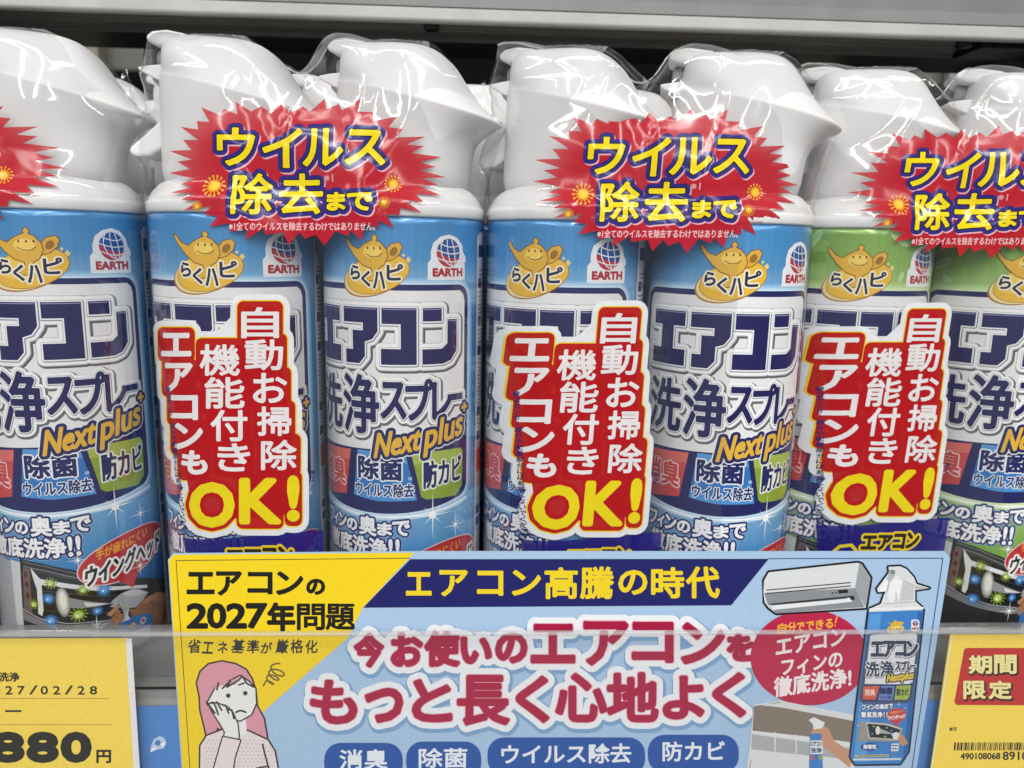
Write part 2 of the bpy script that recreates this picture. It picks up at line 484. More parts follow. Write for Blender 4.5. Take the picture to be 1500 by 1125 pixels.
def label_art(green=False):
    A = Art(finish='print')
    glow = '#cfe6f6' if not green else '#d9ebbf'; base = '#5296cc' if not green else '#93bc62'
    if green:
        for q_, (x, z, s_, a) in enumerate(((-19, 163, 5, .9), (16, 164, 6, -.5), (-34, 154, 5, .4), (17.5, 148, 2.6, 1.3), (40, 151, 4, .6), (-30, 146, 4, 2.2), (42, 161, 3.5, 1.2), (43.5, 128, 4, 1.4), (44, 108, 4, 1.9), (-43, 122, 4, 1.6), (43, 88, 3.5, 1.2), (24, 34, 4, .6), (40, 38, 3.6, 2.2), (-43, 90, 4, 1.3))):
            A.part('leaf_print#%d' % q_)
            P = []
            for t in np.linspace(0, pi, 9): P.append((s_*cos(t), s_*.42*sin(t)))
            for t in np.linspace(pi, 2*pi, 9)[1:-1]: P.append((s_*cos(t), s_*.42*sin(t)))
            A.poly([(x+p*cos(a)-q*sin(a), z+p*sin(a)+q*cos(a)) for p, q in P], '#b4d494')
            A.line([(x-s_*1.2*cos(a), z-s_*1.2*sin(a)), (x+s_*.8*cos(a), z+s_*.8*sin(a))], .25, '#8fbf5e')
    A.part('front_panel')
    for k in range(5): A.poly(panel(3.4-k*.7), mixc(base, glow, (k+1)/5))
    A.poly(panel(0), NAVY)
    A.poly([(-37.8, 82), (-37.8, 136), (-37, 138.7), (-35, 140.2), (35, 140.2), (37, 138.7), (37.8, 136), (37.8, 88), (36, 82), (30, 79.4), (0, 77.6), (-37.8, 76.5)], WHT)
    # the swelling arc below the panel
    A.part('lower_arc')
    for k in range(5):
        o = k*.45
        P = [(-44, 56-o)]+[(t, 49.6-o+5*(t/44)**2) for t in range(-40, 44, 4)]+[(44, 56-o)]
        Q = P+[(t, z-.75+.12*k) for t, z in P[::-1]]
        A.line(P[1:-1], .75-.1*k, mixc('#ffffff', base, k/5))
    A.part('title_lettering')
    for grow, c, dx, dz in ((2.9, '#5a5a60', .5, -.5), (2.5, '#a9abb0', .1, -.1), (2.2, '#f3f3f3', 0, 0), (1.35, '#8a8d95', .15, -.15), (1.15, '#f4f4f6', 0, 0)):
        V = np.zeros((0, 2)); T = []; E = []
        for g in EAK:
            n = len(g); res = delaunay_2d_cdt([Vector((x+dx, z+dz)) for x, z in g], [], [list(range(n))[::-1] if _area(g) < 0 else list(range(n))], 1, 1e-6)
            k = len(V); V = np.vstack([V, np.array([v[:] for v in res[0]])]); t = [tuple(f) for f, q in zip(res[2], res[5]) if q]
            T += [tuple(i+k for i in f) for f in t]; E += [(a+k, b+k) for a, b in _bedges(t)]
        a, b = union(V, T, E, grow) if grow > 2 else union(V, T, E, grow-.5 if grow > 1.2 else .55)
        A.add(a, b, c)
    for g in EAK:
        A.poly(g, '#201c58')
        A.line([(g[0][0]+.5, g[0][1]-.6), (g[1][0]-.5, g[1][1]-.6)], .28, '#9fa3c8')
    A.part('subtitle_lettering')
    its = [('洗', -33.5, 105.5, -17, 84.5), ('浄', -15.3, 107, .8, 84), ('ス', 2.2, 104.5, 11.5, 90.5), ('プ', 12, 105.5, 22, 89.8),
           ('レ', 22.5, 104, 30.5, 89.5), ('ー', 29.5, 98.5, 36.3, 96.7)]
    A.merged(its, '#201c58', .55, [(.35, '#f4f4f6'), (.6, '#8a8d95', .1, -.1), (1.75, '#f3f3f3'), (2.3, '#6a6a70', .4, -.5)])
    A.part('feature_panels')
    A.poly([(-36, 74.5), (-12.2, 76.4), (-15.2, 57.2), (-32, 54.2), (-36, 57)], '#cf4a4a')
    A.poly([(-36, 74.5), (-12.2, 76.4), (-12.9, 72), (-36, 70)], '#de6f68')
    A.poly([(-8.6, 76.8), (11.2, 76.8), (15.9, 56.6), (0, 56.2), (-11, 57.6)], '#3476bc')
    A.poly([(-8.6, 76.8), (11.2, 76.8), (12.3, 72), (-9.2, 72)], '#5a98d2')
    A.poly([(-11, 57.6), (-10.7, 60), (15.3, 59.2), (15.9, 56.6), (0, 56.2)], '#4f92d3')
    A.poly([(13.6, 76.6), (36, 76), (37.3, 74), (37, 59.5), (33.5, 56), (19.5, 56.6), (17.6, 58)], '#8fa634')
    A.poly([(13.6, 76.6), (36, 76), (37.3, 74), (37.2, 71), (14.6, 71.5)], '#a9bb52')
    A.text('消臭', -33, 71.2, -15.8, 61, '#cf4a4a', .3, [(.5, '#f0d5d2')])
    A.text('除菌', -8.2, 74.4, 10, 65.2, NAVY, .35, [(.55, '#eef3f8')])
    A.text('ウイルス除去', -9.8, 63.6, 14.6, 58, NAVY, .15, [(.38, '#dfeaf5')])
    A.text('※', 12.4, 66.5, 14, 65, '#a8cbe8', .05)
    A.text('防カビ', 18.8, 72.6, 36.2, 61.6, NAVY, .3, [(.6, '#eef0e0')], rise=.04)
    A.part('edition_lettering')
    A.text('Next', -.2, 85.6, 17.5, 76, '#e6b53a', .35, [(1.3, NAVY), (1.75, '#efefef')], rise=.2, slant=.18)
    A.text('plus', 19.5, 90, 36.8, 76.6, '#e6b53a', .35, [(1.3, NAVY), (1.75, '#efefef')], rise=.24, slant=.12)
    A.text('Next', -.2, 85.6, 17.5, 76, '#e6b53a', .35, [], rise=.2, slant=.18)
    A.text('+', 36.6, 94.3, 39.6, 91, '#e6b53a', .35, [(1.2, NAVY), (1.5, '#efefef')])
    A.part('slogan_lettering')
    its = []
    for t, x0, z0, x1, z1 in (('フ', -30, 48, -25.5, 42), ('ィ', -25, 46.8, -21.6, 42), ('ン', -20.8, 48, -15.8, 42), ('の', -15, 47, -9.8, 42.2), ('奥', -8.4, 49.2, -.8, 41.4),
                              ('ま', 0, 47, 5.6, 42), ('で', 6.2, 48, 12.8, 42)): its.append((t, x0, z0, x1, z1))
    for t, x0, x1 in (('徹', -28, -20.7), ('底', -20, -12.5), ('洗', -12, -4.4), ('浄', -4, 3.6), ('!', 4.6, 5.8), ('!', 7.4, 8.6)): its.append((t, x0, 40.2, x1, 32.2))
    A.merged(its, '#f3f3f5', .3, [(.75, NAVY), (1.0, '#9ab9dc')])
    A.part('cleaning_picture')
    A.poly([(-46, 34), (-30, 32), (-19, 29.6), (-18.6, 2), (-19, -16), (-46, -16)], '#a9adb4')
    A.poly([(-19.5, 30.5), (-13.6, 29.8), (-15.6, 4), (-15.4, -16), (-19.5, -16)], '#d2d4d8')
    A.poly([(-14.6, 31.6), (-6, 30), (4.6, 26.6), (17, 20.6), (28, 16.5), (38, 12), (46, 8), (50, 3), (50, -16), (-16, -16), (-16, 6)], '#26282c')
    for k in range(4): A.line([(-13, 30.4-k*.95), (-4, 28.6-k*.95), (5, 25.2-k*.95), (17, 19.6-k*.8), (27, 15.8-k*.6)], .42, ('#6f7278', '#3a3c40', '#85888e', '#4a4c50')[k])
    A.poly([(-13.4, 28), (-10.6, 27.6), (-11.4, 8), (-15, 9.6)], '#6a5d5c')
    for z in (25, 20.6, 16): A.ell(-12.6, z, 1.2, 1.9, '#8e5450'); A.ell(-12.6, z, .8, 1.4, '#40302f')
    A.poly([(-10.2, 28), (-6.8, 23.4), (-.7, 21.9), (12.4, 17.8), (26, 13.6), (34, 10.6), (34, 9.2), (26, 12.2), (12.4, 15.9), (-.7, 19.9), (-6.4, 20.8), (-6.6, 10), (-7.4, 7.4), (-8.8, 8.4), (-8.4, 18.6), (-9.6, 24)], '#dfe0e2')
    A.poly([(-6.2, 20.2), (-.7, 19.3), (12.4, 15.2), (26, 11.5), (36, 8), (36, -2), (20, 2.6), (11, 3.6), (2, 4.6), (-6.6, 7)], '#141519')
    for k in range(6): A.line([(-6, 18.2-k*2.1), (2, 17-k*2.1), (12, 13.6-k*1.9), (26, 9.6-k*1.6)], .22, ('#50535a', '#2c2e33')[k % 2])
    A.poly([(3, 14.8), (8, 12.6), (17.6, 8.7), (8, 9.2), (3.4, 10.2)], '#8d9094'); A.poly([(8, 11.8), (17.6, 8.7), (9, 9.6)], '#d8d9db')
    A.ell(.9, 13, 2.5, 6.4, '#8f908c', .05); A.ell(.9, 13.2, 1.9, 5.4, '#c4c4be', .05); A.ell(.9, 13.6, 1.2, 4, '#e6e6e0', .05)
    A.poly([(-15.8, 9.8), (-14, 8.4), (-8, 5.6), (-5.6, 4.6), (2, 3), (11.4, 2), (22, 0), (22, -2), (11, -.6), (-5, 2), (-15.8, 5.4)], '#7b7d83')
    A.line([(-15.5, 9.9), (-8, 6.2), (2, 3.6), (11.4, 2.5), (21, .6)], .35, '#b9babd')
    for x, z, r, g in ((-2.9, 21.4, 2.5, 1), (8.4, 17.2, 2.5, 1), (15.7, 15.4, 3, 0), (-4.3, 14.8, 2.5, 0), (-10.2, 12.4, 2.3, 1), (6, 6.8, 3.3, 1), (12.7, 6.9, 2.1, 0), (-4.1, 5.4, 2.8, 0)):
        virus(A, x, z, r, '#7f9c3c' if g else '#3d86cc', '#b8cf72' if g else '#5fa6e4', 12 if g else 16)
    A.part('hand_picture')
    A.poly([(24.7, 3.4), (27.5, 2.4), (30, 4.6), (34, 5.2), (40, 4.4), (46, 1), (53, -4), (53, -16), (30, -16), (27, -6)], '#9a6746')
    A.poly([(34, 5.2), (40, 4.4), (46, 1), (53, -4), (53, -7), (44, -2), (36, 2.4), (31, 3)], '#b98561')
    A.poly([(44, -6), (53, -12), (53, -16), (38, -16)], '#6e452e')
    A.poly([(15.8, 4.3), (17.4, 2.9), (21.4, 6), (20, 7.2)], '#c08c66'); A.poly([(17.4, -1.8), (19, -2.6), (22.4, 2), (20.6, 3.4)], '#b27f5a'); A.poly([(16.6, 1.2), (18, .4), (21.4, 4), (20.2, 5)], '#a8754f')
    A.poly([(19, -2.4), (22.5, -.8), (26.5, -.4), (34.8, -2.6), (36, -9.7), (36, -16), (18, -16)], '#2f76bd')
    A.poly([(20.6, 7.4), (19, 6.4), (17.2, 7.4), (18.8, 8.2), (17.4, 8.6), (19, 10.2), (21.9, 11.6), (26.4, 11.8), (30, 10.2), (34.2, 7), (31.5, 5), (29.7, 4.3), (27.6, 3), (24.8, 4), (24, 1), (25, -1.2), (21, -1.2), (22.4, 1.6), (22, 4)], '#a9acae')
    A.poly([(21.9, 11.6), (26.4, 11.8), (30, 10.2), (34.2, 7), (29, 7.6), (24, 9.6)], '#c9cbcc'); A.poly([(24.8, 4), (24, 1), (25, -1.2), (22.4, -1.2), (23, 2)], '#d5d7d8')
    A.ell(30.6, -4.4, 1.5, 1.5, '#e3e5ea', n=12); A.ell(30.6, -4.3, 1, 1, '#b04048', n=10); A.poly([(24, -4), (26, -3), (27.4, -4.6), (25, -5.6)], '#e0b84a')
    A.poly([(21, -7), (34, -8), (34, -14), (21, -14)], '#dfe1e6')
    star4(A, 12.1, .4, 5.5)
    A.part('sparkles')
    star4(A, 22.4, 49.6, 10.5, thin=.07); A.ell(22.4, 49.6, 1.6, 1.6, '#ffffff', n=12)
    star4(A, 33.2, 43.2, 6.6, thin=.08); star4(A, 7.4, 30, 4.5)
    A.part('head_balloon')
    P = []
    for k in range(36):
        a = 2*pi*k/36; x, z = 19.5*cos(a), 9.6*sin(a); P.append((26.5+x, 27.5+z+x*.17))
    A.poly(P, '#e8c9c6', .45)
    A.poly([(20, 19), (27, 12.2), (31, 21)], '#c13a3a'); A.poly(P, '#bb3236')
    A.text('手が疲れにくい', 13.8, 35, 36, 30.6, '#f0a23a', .12, rise=.17)
    A.text('ウイングヘッド', 9.6, 29.4, 44, 20.8, '#22202c', .3, [(.85, '#f4f4f4')], rise=.17, slant=.12)
    star4(A, 31, 20.6, 5.2)
    A.part('brand_mark')      # genie-lamp badge
    A.ell(-1.2, 144.9, 13.2, 7.0, '#a8702a', .27); A.ell(-1.0, 145.2, 12.8, 6.8, '#efdca0', .27)
    A.ell(.6, 146.2, 13.2, 7.2, '#a8702a', .27); A.ell(.6, 146.2, 12.9, 6.95, '#e8b93c', .27); A.ell(-1.6, 147, 8.5, 4.6, '#f0c95a', .27)
    LP = [(-12.6, 159.6), (-11.6, 159.2), (-9.5, 156.6), (-6.6, 155.4), (-4.2, 157.2), (-1.4, 158.6), (-.4, 158.8), (-.9, 160), (.1, 161), (1.2, 160), (.7, 158.7), (2.4, 158), (4.6, 155.6), (5.2, 152.8),
          (3.8, 149.8), (1.6, 148.4), (1.6, 146.8), (3.6, 145.2), (3.4, 143.8), (-2.6, 143.8), (-3, 145), (-1, 146.8), (-1, 148.4), (-4.6, 149.6), (-7.8, 152.4), (-9.8, 154.8), (-11.8, 157.4)]
    HD = [(4, 154.2), (6.4, 157.4), (9.4, 158.2), (10.6, 156.8), (9.8, 154.2), (7.4, 152), (4.8, 151.2)]
    A.poly(HD, '#6b4418', .3); A.poly(HD, '#dcab3a'); A.ell(7.5, 154.8, 1.3, 1.9, '#9a6a24', -.6, 12)
    A.poly(LP, '#6b4418', .32); A.poly(LP, '#dfb040'); A.ell(-.8, 154.6, 3.6, 2.4, '#f2cf66', 0, 16)
    for x in (-2.6, 0, 2.4):
        A.ell(x, 156, .34, .6, '#4a3010', n=8)
    A.line([(-3.2, 153.8), (-1.6, 152.8), (0, 152.6), (1.8, 153), (3, 154)], .3, '#4a3010')
    A.merged([('ら', -10.2, 149.2, -6.2, 144.2), ('く', -5.2, 147.2, -1.8, 141.6), ('ハ', -.4, 147.2, 4, 140.9), ('ピ', 5, 150, 10.8, 144.2)], '#1c2448', .25, [(.6, '#f4ecd2')])
    for x, z, r in ((11.2, 153.4, .8), (13, 151.8, 1.3)): A.poly([(x, z+r), (x+r*.8, z), (x, z-r), (x-r*.8, z)], '#e8cf80')
    A.part('maker_mark')      # globe badge
    E0 = [(21, 144.8), (21, 150.5), (22.3, 152), (22.2, 155), (23.2, 158), (26, 160.2), (29.5, 161), (33, 160), (35.6, 157.4), (36.3, 154.5), (37.6, 153), (37.8, 151.6), (36.4, 150.8), (37.3, 149.8), (37.3, 144.8)]
    A.poly(E0, '#e9ebee', .6)
    c0 = (29.4, 154.6); r = 5.4

    def gl(t0, t1, lo, hi, colr):
        A.poly([(c0[0]+r*cos(t)*1., c0[1]+r*sin(t)) for t in np.linspace(t0, t1, 18)]+hi, colr)
    A.ell(c0[0], c0[1], r, r, '#1f4f95')
    A.poly([(c0[0]+r*cos(t), c0[1]+r*sin(t)) for t in np.linspace(pi*.93, pi*1.86, 20)]+[(36.8, 152.6), (31, 152.4), (26.5, 153.6)], '#b8303c')
    for dx in (-.62, -.08, .5):
        A.line([(c0[0]+1.4+(dx*r-1.4)*sqrt(max(0, 1-((t-.1)/1.05)**2))-t*1.0, c0[1]+t*r) for t in np.linspace(-.92, .92, 9)], .42, '#e9ebee')
    for dz in (-.45, .12, .6):
        hw = r*sqrt(1-dz*dz); A.line([(c0[0]+t*hw, c0[1]+dz*r-.9*(1-t*t)-.5*t) for t in np.linspace(-1, 1, 9)], .42, '#e9ebee')
    A.text('EARTH', 22.6, 148.6, 36.2, 145.8, '#b02a38', .28)
    A.part('back_label')
    A.poly([(46.8, -14), (46.8, 161), (50, 163), (76, 163), (76, -14)], '#dfe1e6')
    A.poly([(48.5, 153), (48.5, 158), (74, 158), (74, 153)], '#232a66')
    rnd = random.Random(3); z = 148
    while z > 4:
        if rnd.random() < .2:
            A.poly([(48.5, z-4), (48.5, z), (53, z), (53, z-4)], '#232a66'); A.poly([(54, z-3), (54, z-1), (72, z-1), (72, z-3)], '#6a6e84'); z -= 5.5
        else:
            A.poly([(48.5+rnd.random()*2, z-.8), (48.5, z), (66+rnd.random()*8, z), (66, z-.8)], '#888ca0'); z -= 1.7
    A.poly([(48.5, 62), (48.5, 72), (74, 72), (74, 62)], '#c04848')
    A.poly([(-46.8, -14), (-46.8, 161), (-74, 161), (-74, -14)], '#dfe1e6')
    for k in range(60):
        z = 150-k*2.4; A.poly([(-49, z-1), (-49, z), (-60-rnd.random()*12, z), (-60, z-1)], '#9094a6')
    return A


RC = 33.0


def cyl3(L, z, ly):
    g = 2.0; k = np.floor(L/g); t = L/g-k; r = RC+.05+ly*.007
    a, b = k*g/RC, (k+1)*g/RC
    x = r*((1-t)*np.sin(a)+t*np.sin(b)); y = -r*((1-t)*np.cos(a)+t*np.cos(b))
    th = L/RC
    return np.stack([x, y, z], 1), np.stack([np.sin(th), -np.cos(th), 0*th], 1)


def lathe(name, prof, mats, parent, n=96, mi=None):
    V = []; F = []; MI = []
    for r, z in prof: V += [(r*sin(2*pi*i/n), -r*cos(2*pi*i/n), z) for i in range(n)]
    for k in range(len(prof)-1):
        for i in range(n): F.append((k*n+i, k*n+(i+1) % n, (k+1)*n+(i+1) % n, (k+1)*n+i)); MI.append(mi[k] if mi else 0)
    F.append(tuple(range(n))[::-1]); MI.append(0); F.append(tuple(range((len(prof)-1)*n, len(prof)*n))); MI.append(0)
    o = mesh_obj(name, V, F, mats, parent, MI, smooth=True)
    return o


WP = M('#e6e5e5', 'plastic'); WP2 = M('#dbd1cf', 'plastic'); GP = M('#8d9094', 'plastic')


def ring(xl, xr, zl, zr, d, e, n=48, sx=1.0):
    P = []
    xc, a = (xl+xr)/2, (xr-xl)/2
    for k in range(n):
        t = 2*pi*k/n; c, s_ = cos(t), sin(t)
        x = xc+a*math.copysign(abs(c)**(2/e), c); y = d*math.copysign(abs(s_)**(2/e), s_)
        u = (x-xl)/(xr-xl); z = zl+(zr-zl)*u
        P.append((x, y, z))
    return P


def make_head(parent):
    rings = [ring(-25, 26, 176, 176, 23, 3), ring(-25, 26.5, 184, 184, 23.5, 3), ring(-25, 27.5, 193, 193.5, 24, 2.9), ring(-25, 29, 203, 198, 24.5, 2.7),
             ring(-25, 34, 212, 202.2, 25.2, 2.6), ring(-25.4, 40.3, 219.9, 204.5, 26.2, 2.3), ring(-25.4, 40.8, 220.6, 205, 26.4, 2.3), ring(-25, 40.2, 221.2, 205.7, 26.1, 2.3), ring(-24.2, 37.4, 222.2, 208, 25.5, 2.4),
             ring(-23.4, 31.5, 224, 213, 24.6, 2.7), ring(-22.8, 26.5, 227, 219.5, 23.2, 3), ring(-22.4, 22.8, 230, 225.5, 21.4, 3.2),
             ring(-21, 19.6, 232.6, 229.8, 19.2, 3.3), ring(-20, 16, 233.8, 232.3, 17, 3.3), ring(-18, 12, 234.4, 233.6, 13, 2.8), ring(-12, 8, 234.7, 234.4, 6, 2.4), ring(-8, 2, 234.9, 234.8, 1.5, 2)]
    V = []; F = []; n = 48
    for r_ in rings: V += r_
    for k in range(len(rings)-1):
        for i in range(n): F.append((k*n+i, k*n+(i+1) % n, (k+1)*n+(i+1) % n, (k+1)*n+i))
    F.append(tuple(range(n))[::-1]); F.append(tuple(range((len(rings)-1)*n, len(rings)*n)))
    h = mesh_obj('spray_head', V, F, [WP], parent, smooth=True)
    md = h.modifiers.new('sub', 'SUBSURF'); md.levels = 1; md.render_levels = 1
    # hood over the nozzle
    o = extrude_profile('nozzle_hood', [(-8, 233), (-12, 235), (-20, 236.8), (-26, 236.6), (-28.8, 235), (-28.4, 232.8), (-24, 231.2), (-17, 229.8), (-12, 228.6), (-8, 228)], -13, 13, 'y', WP, h, 1.2)
    V = o.data.vertices
    for v in V:   # narrow towards the tip
        u = max(0, min(1, (-v.co.x/MM-10)/18)); v.co.y *= 1-.35*u
    o = tubemesh('nozzle', [(-14, 0, 227), (-25.5, -1, 227.6), (-26.8, -1, 227.7)], [4.2, 3.8, 3.2], GP, h, 18)
    tubemesh('nozzle_bore', [(-26.7, -1, 227.7), (-27.2, -1, 227.7)], 1.4, M('#3a3c3e', 'plastic'), h, 12)
    # left finger wing of the trigger, curling down to a blunt tip
    o = extrude_profile('trigger_wing', [(-12, 213), (-19, 206), (-26, 199.5), (-31, 195.5), (-34.6, 192.6), (-35, 190.4), (-32.5, 189), (-27, 189.6), (-20, 193.5), (-14, 199), (-10, 205)], -15, 4, 'y', WP, h, 1.5)
    extrude_profile('lower_lip', [(-20, 217), (-25, 218.6), (-31.2, 221.8), (-31.4, 223), (-27, 223.6), (-20, 224.2)], -11, 11, 'y', WP, h, .9)
    o2 = extrude_profile('trigger_web', [(-24, 221), (-29.8, 221.4), (-30, 220), (-26.5, 216), (-25, 208), (-22, 206), (-20, 214)], -3, 3, 'y', WP2, h, .8)
    return h


def make_can(green=False):
    root = empty('spray_can', (0, 0, 0))
    ink = GREEN if green else BLUE
    prof = [(31.2, -16.5), (32.6, -16), (33, -15), (33, -10)]+[(33, z) for z in range(0, 166, 15)]+[(33, 166.2), (32.4, 167.6), (31.5, 168.3)]
    lathe('can_body', prof, [ink], root)
    sh = lathe('shoulder_ring', [(31, 167.6), (33, 167.9), (33.4, 168.6), (33.4, 171.4), (33.1, 172.2), (32.4, 172.6), (32.2, 173.4), (30.8, 176.2), (28, 179), (24.5, 181), (20, 182)], [WP], root)
    make_head(root)
    label_art(green).build(root, cyl3, xs=[k*2.0 for k in range(-45, 46)])
    return root


def children(o): return [c for c in bpy.data.objects if c.parent == o]


def copy_tree(o, parent=None, only=None):
    c = o.copy(); col.objects.link(c); c.parent = parent
    for ch in children(o):
        if parent is None and only and ch.name.split('.')[0] not in only: continue
        copy_tree(ch, c, only)
    return c


# ------------------------------------------------------------------ the shrink film round each pair
GAP = 68.8; HG = GAP/2


def interp(x, P):
    if x <= P[0][0]: return P[0][1]
    for (a, b), (c, d) in zip(P, P[1:]):
        if x <= c:
            t = (x-a)/(c-a); return b+(d-b)*t
    return P[-1][1]


XLz = [(-20, -HG-33.7), (168, -HG-33.7), (176, -HG-33.0), (185, -HG-33.6), (191, -HG-37), (196, -HG-36), (206, -HG-32.2), (215, -HG-32.2), (222, -HG-33.6), (228, -HG-31.6), (236, -HG-30), (240, -HG-29)]
XRz = [(-20, HG+33.7), (168, HG+33.7), (176, HG+34), (188, HG+36.5), (200, HG+40), (205, HG+42.5), (240, HG+42.5)]
TOP = [(-HG-31, 236.2), (-HG-27, 238), (-HG-20, 237.6), (-HG-9, 235), (-HG-2, 236), (-HG+8, 235), (-HG+14, 232.6), (-HG+20, 227.6), (-HG+26, 224.2), (-HG+31, 224), (HG-34, 227.5), (HG-31, 232.5), (HG-28, 236.5),
       (HG-24, 238), (HG-18, 237.4), (HG-9, 235), (HG-1.5, 236), (HG+8, 235), (HG+14, 232.4), (HG+19, 227.2), (HG+25, 217.5), (HG+31, 211), (HG+37, 207.8), (HG+43, 206.5)]


def smooth_list(P, x0, x1, n, w):
    xs = np.linspace(x0, x1, n); ys = np.array([interp(x, P) for x in xs])
    k = int(w/(x1-x0)*n); ker = np.hanning(2*k+3); ker /= ker.sum(); yp = np.pad(ys, k+1, mode='edge')
    return xs, np.convolve(yp, ker, 'valid')


_tx, _ty = smooth_list(TOP, -HG-32, HG+44, 400, 2.2)
_lx, _ly = smooth_list(XLz, -20, 240, 520, 2.5)
_rx, _ry = smooth_list(XRz, -20, 240, 520, 3)
def ztop(x): return np.interp(x, _tx, _ty)
def xl(z): return np.interp(z, _lx, _ly)
def xr(z): return np.interp(z, _rx, _ry)
def sst(a, b, x): t = np.clip((x-a)/(b-a), 0, 1); return t*t*(3-2*t)


_rs = np.random.RandomState(5); _WV = [(_rs.uniform(-1, 1), _rs.uniform(-1, 1), _rs.uniform(0, 6.28), _rs.uniform(.6, 1.6)) for _ in range(21)]


def wav(x, z, o):
    """smooth random relief, about -1..1"""
    r = 0
    for k in range(5):
        a, b, c, f = _WV[(o*4+k) % 21]; r = r+np.sin((a*x+b*z)*2.6*f+c+1.3*np.sin((b*x-a*z)*1.7+c))
    return r/2.6


def film_D(x, z, back=0):
    x = np.asarray(x, float); z = np.asarray(z, float)
    a, b = xl(z), xr(z)
    r = 33.7; dx = np.maximum(0, np.abs(x)-HG)
    mid = np.maximum(0, 1-np.abs(x)/(HG-2))
    S = np.sqrt(np.maximum(0, r*r-dx*dx))-1.4*mid**2
    xc, hw = (a+b)/2, (b-a)/2; t = np.minimum(1, np.abs((x-xc)/hw))
    zt = ztop(x); q = np.clip((zt-z)/10, 0, 1); ft = np.sqrt(1-(1-q)**2)
    Dz = np.interp(z, [170, 178, 190, 204, 215, 240], [33.6, 32.2, 30.5, 29.2, 29, 29])
    E = Dz*np.sqrt(np.maximum(0, 1-t**3.2))*ft
    E = E-7*np.exp(-((x+1)/13)**2)*sst(196, 222, z)*ft      # valley between the two heads
    E = E-2.6*np.exp(-((x-0)/10)**2)*np.exp(-((z-180)/14)**2)
    wv = sst(166, 178, z)
    D = S*(1-wv)+E*wv
    edge = np.minimum(1, (1-t)*6)*np.clip((zt-z)/6, 0, 1)
    n = wav(x*.05, z*.06, 0+back)*.9+wav(x*.13+z*.06, z*.12, 2+back)*.03+wav(x*.13+5, z*.022, 1+back)*.5
    rid = 1-np.abs(wav(x*.06+z*.05, z*.035-x*.02, 3+back))*1.6
    D = D+(n+np.maximum(0, rid-.75)*.25)*edge*sst(162, 178, z)+.1*wav(x*.03, z*.15, 1)*(1-wv)*(1-t**4)
    # sharp tension creases
    for q, (fx, fz, am) in enumerate(((.03, .03, .9), (.045, .015, .5))):
        cw = wav(x*fx+z*.02*(1-2*q), z*fz, (1+q+back) % 4); D = D+am*np.exp(-(cw/.3)**2)*edge*sst(168, 186, z)
    # the film can never sink into the shoulders or the heads
    rs = np.interp(z, [166, 173.2, 176.4, 179, 181, 184], [33.5, 33.9, 31.6, 28.8, 25.2, 22])
    for c_ in (-HG, HG):
        sh = np.sqrt(np.maximum(0, rs**2-(x-c_)**2))*(z < 184); D = np.maximum(D, np.where(z > 167.5, sh+.25, 0)*(t < .999))
        hd = np.interp(z, [182, 193, 203, 213, 220, 226, 230, 233], [24.2, 24.8, 25.6, 26.6, 26.8, 25, 22.6, 19]); hx = np.clip(np.abs((x-c_-1)/np.interp(z, [182, 200, 213, 220, 226, 230, 233], [26, 28, 31, 33, 25, 22, 18])), 0, 1)
        D = np.maximum(D, np.where((z > 182) & (z < 233.5), (hd+.3)*(1-hx**2.6)**(1/2.6), 0)*(t < .999))
    return np.maximum(0, D)


FG = 2.5     # facets of the printed film: every ink layer bends along the same lines


def film_norm(x, z):
    e = .8
    gx = np.clip((film_D(x+e, z)-film_D(x-e, z))/(2*e), -3, 3); gz = np.clip((film_D(x, z+e)-film_D(x, z-e))/(2*e), -3, 3)
    N = np.stack([-gx, -np.ones_like(gx), -gz], 1); return N/np.linalg.norm(N, axis=1)[:, None]


def film3(x, z, ly):
    i = np.floor(x/FG+1e-6); j = np.floor(z/FG+1e-6); u = x/FG-i; v = z/FG-j
    d00 = film_D(i*FG, j*FG); d10 = film_D(i*FG+FG, j*FG); d01 = film_D(i*FG, j*FG+FG); d11 = film_D(i*FG+FG, j*FG+FG)
    D = np.where(u+v <= 1, d00+u*(d10-d00)+v*(d01-d00), d11+(1-u)*(d01-d11)+(1-v)*(d10-d11))
    return np.stack([x, -(D+.42+ly*.007), z], 1), film_norm(x, z)


def body3(x, z, ly):
    i = np.floor(x/2+1e-6); u = x/2-i; c = 80+0*x
    D = film_D(i*2, c)*(1-u)+film_D(i*2+2, c)*u
    return np.stack([x, -(D+.42+ly*.007), z], 1), film_norm(x, z)


def film_mesh(parent):
    nu, nv = 170, 190; F = []
    v = (1-(1-np.arange(nv+1)/nv)**1.25)[:, None]*np.ones((1, nu+1)); s_ = (.5-.5*np.cos(pi*np.arange(nu+1)/nu))[None, :]*np.ones((nv+1, 1))
    s_ = .6*s_+.4*(np.arange(nu+1)/nu)[None, :]
    z = -14+v*230
    for _ in range(7):
        x = xl(z)+(xr(z)-xl(z))*s_; z = -14+v*(ztop(x)+14)
    V = np.concatenate([np.stack([x, film_D(x, z, bk)*(.98 if bk else -1), z], 2).reshape(-1, 3) for bk in (0, 1)])
    m = (nu+1)*(nv+1)
    for back in (0, 1):
        for j in range(nv):
            for i in range(nu):
                a = back*m+j*(nu+1)+i; q = (a, a+1, a+nu+2, a+nu+1); F.append(q if not back else q[::-1])
    o = mesh_obj('film_sleeve', V, F, [FILM], parent, smooth=True)
    bm = bmesh.new(); bm.from_mesh(o.data); bmesh.ops.remove_doubles(bm, verts=bm.verts, dist=.00005); bm.to_mesh(o.data); bm.free()
    return o


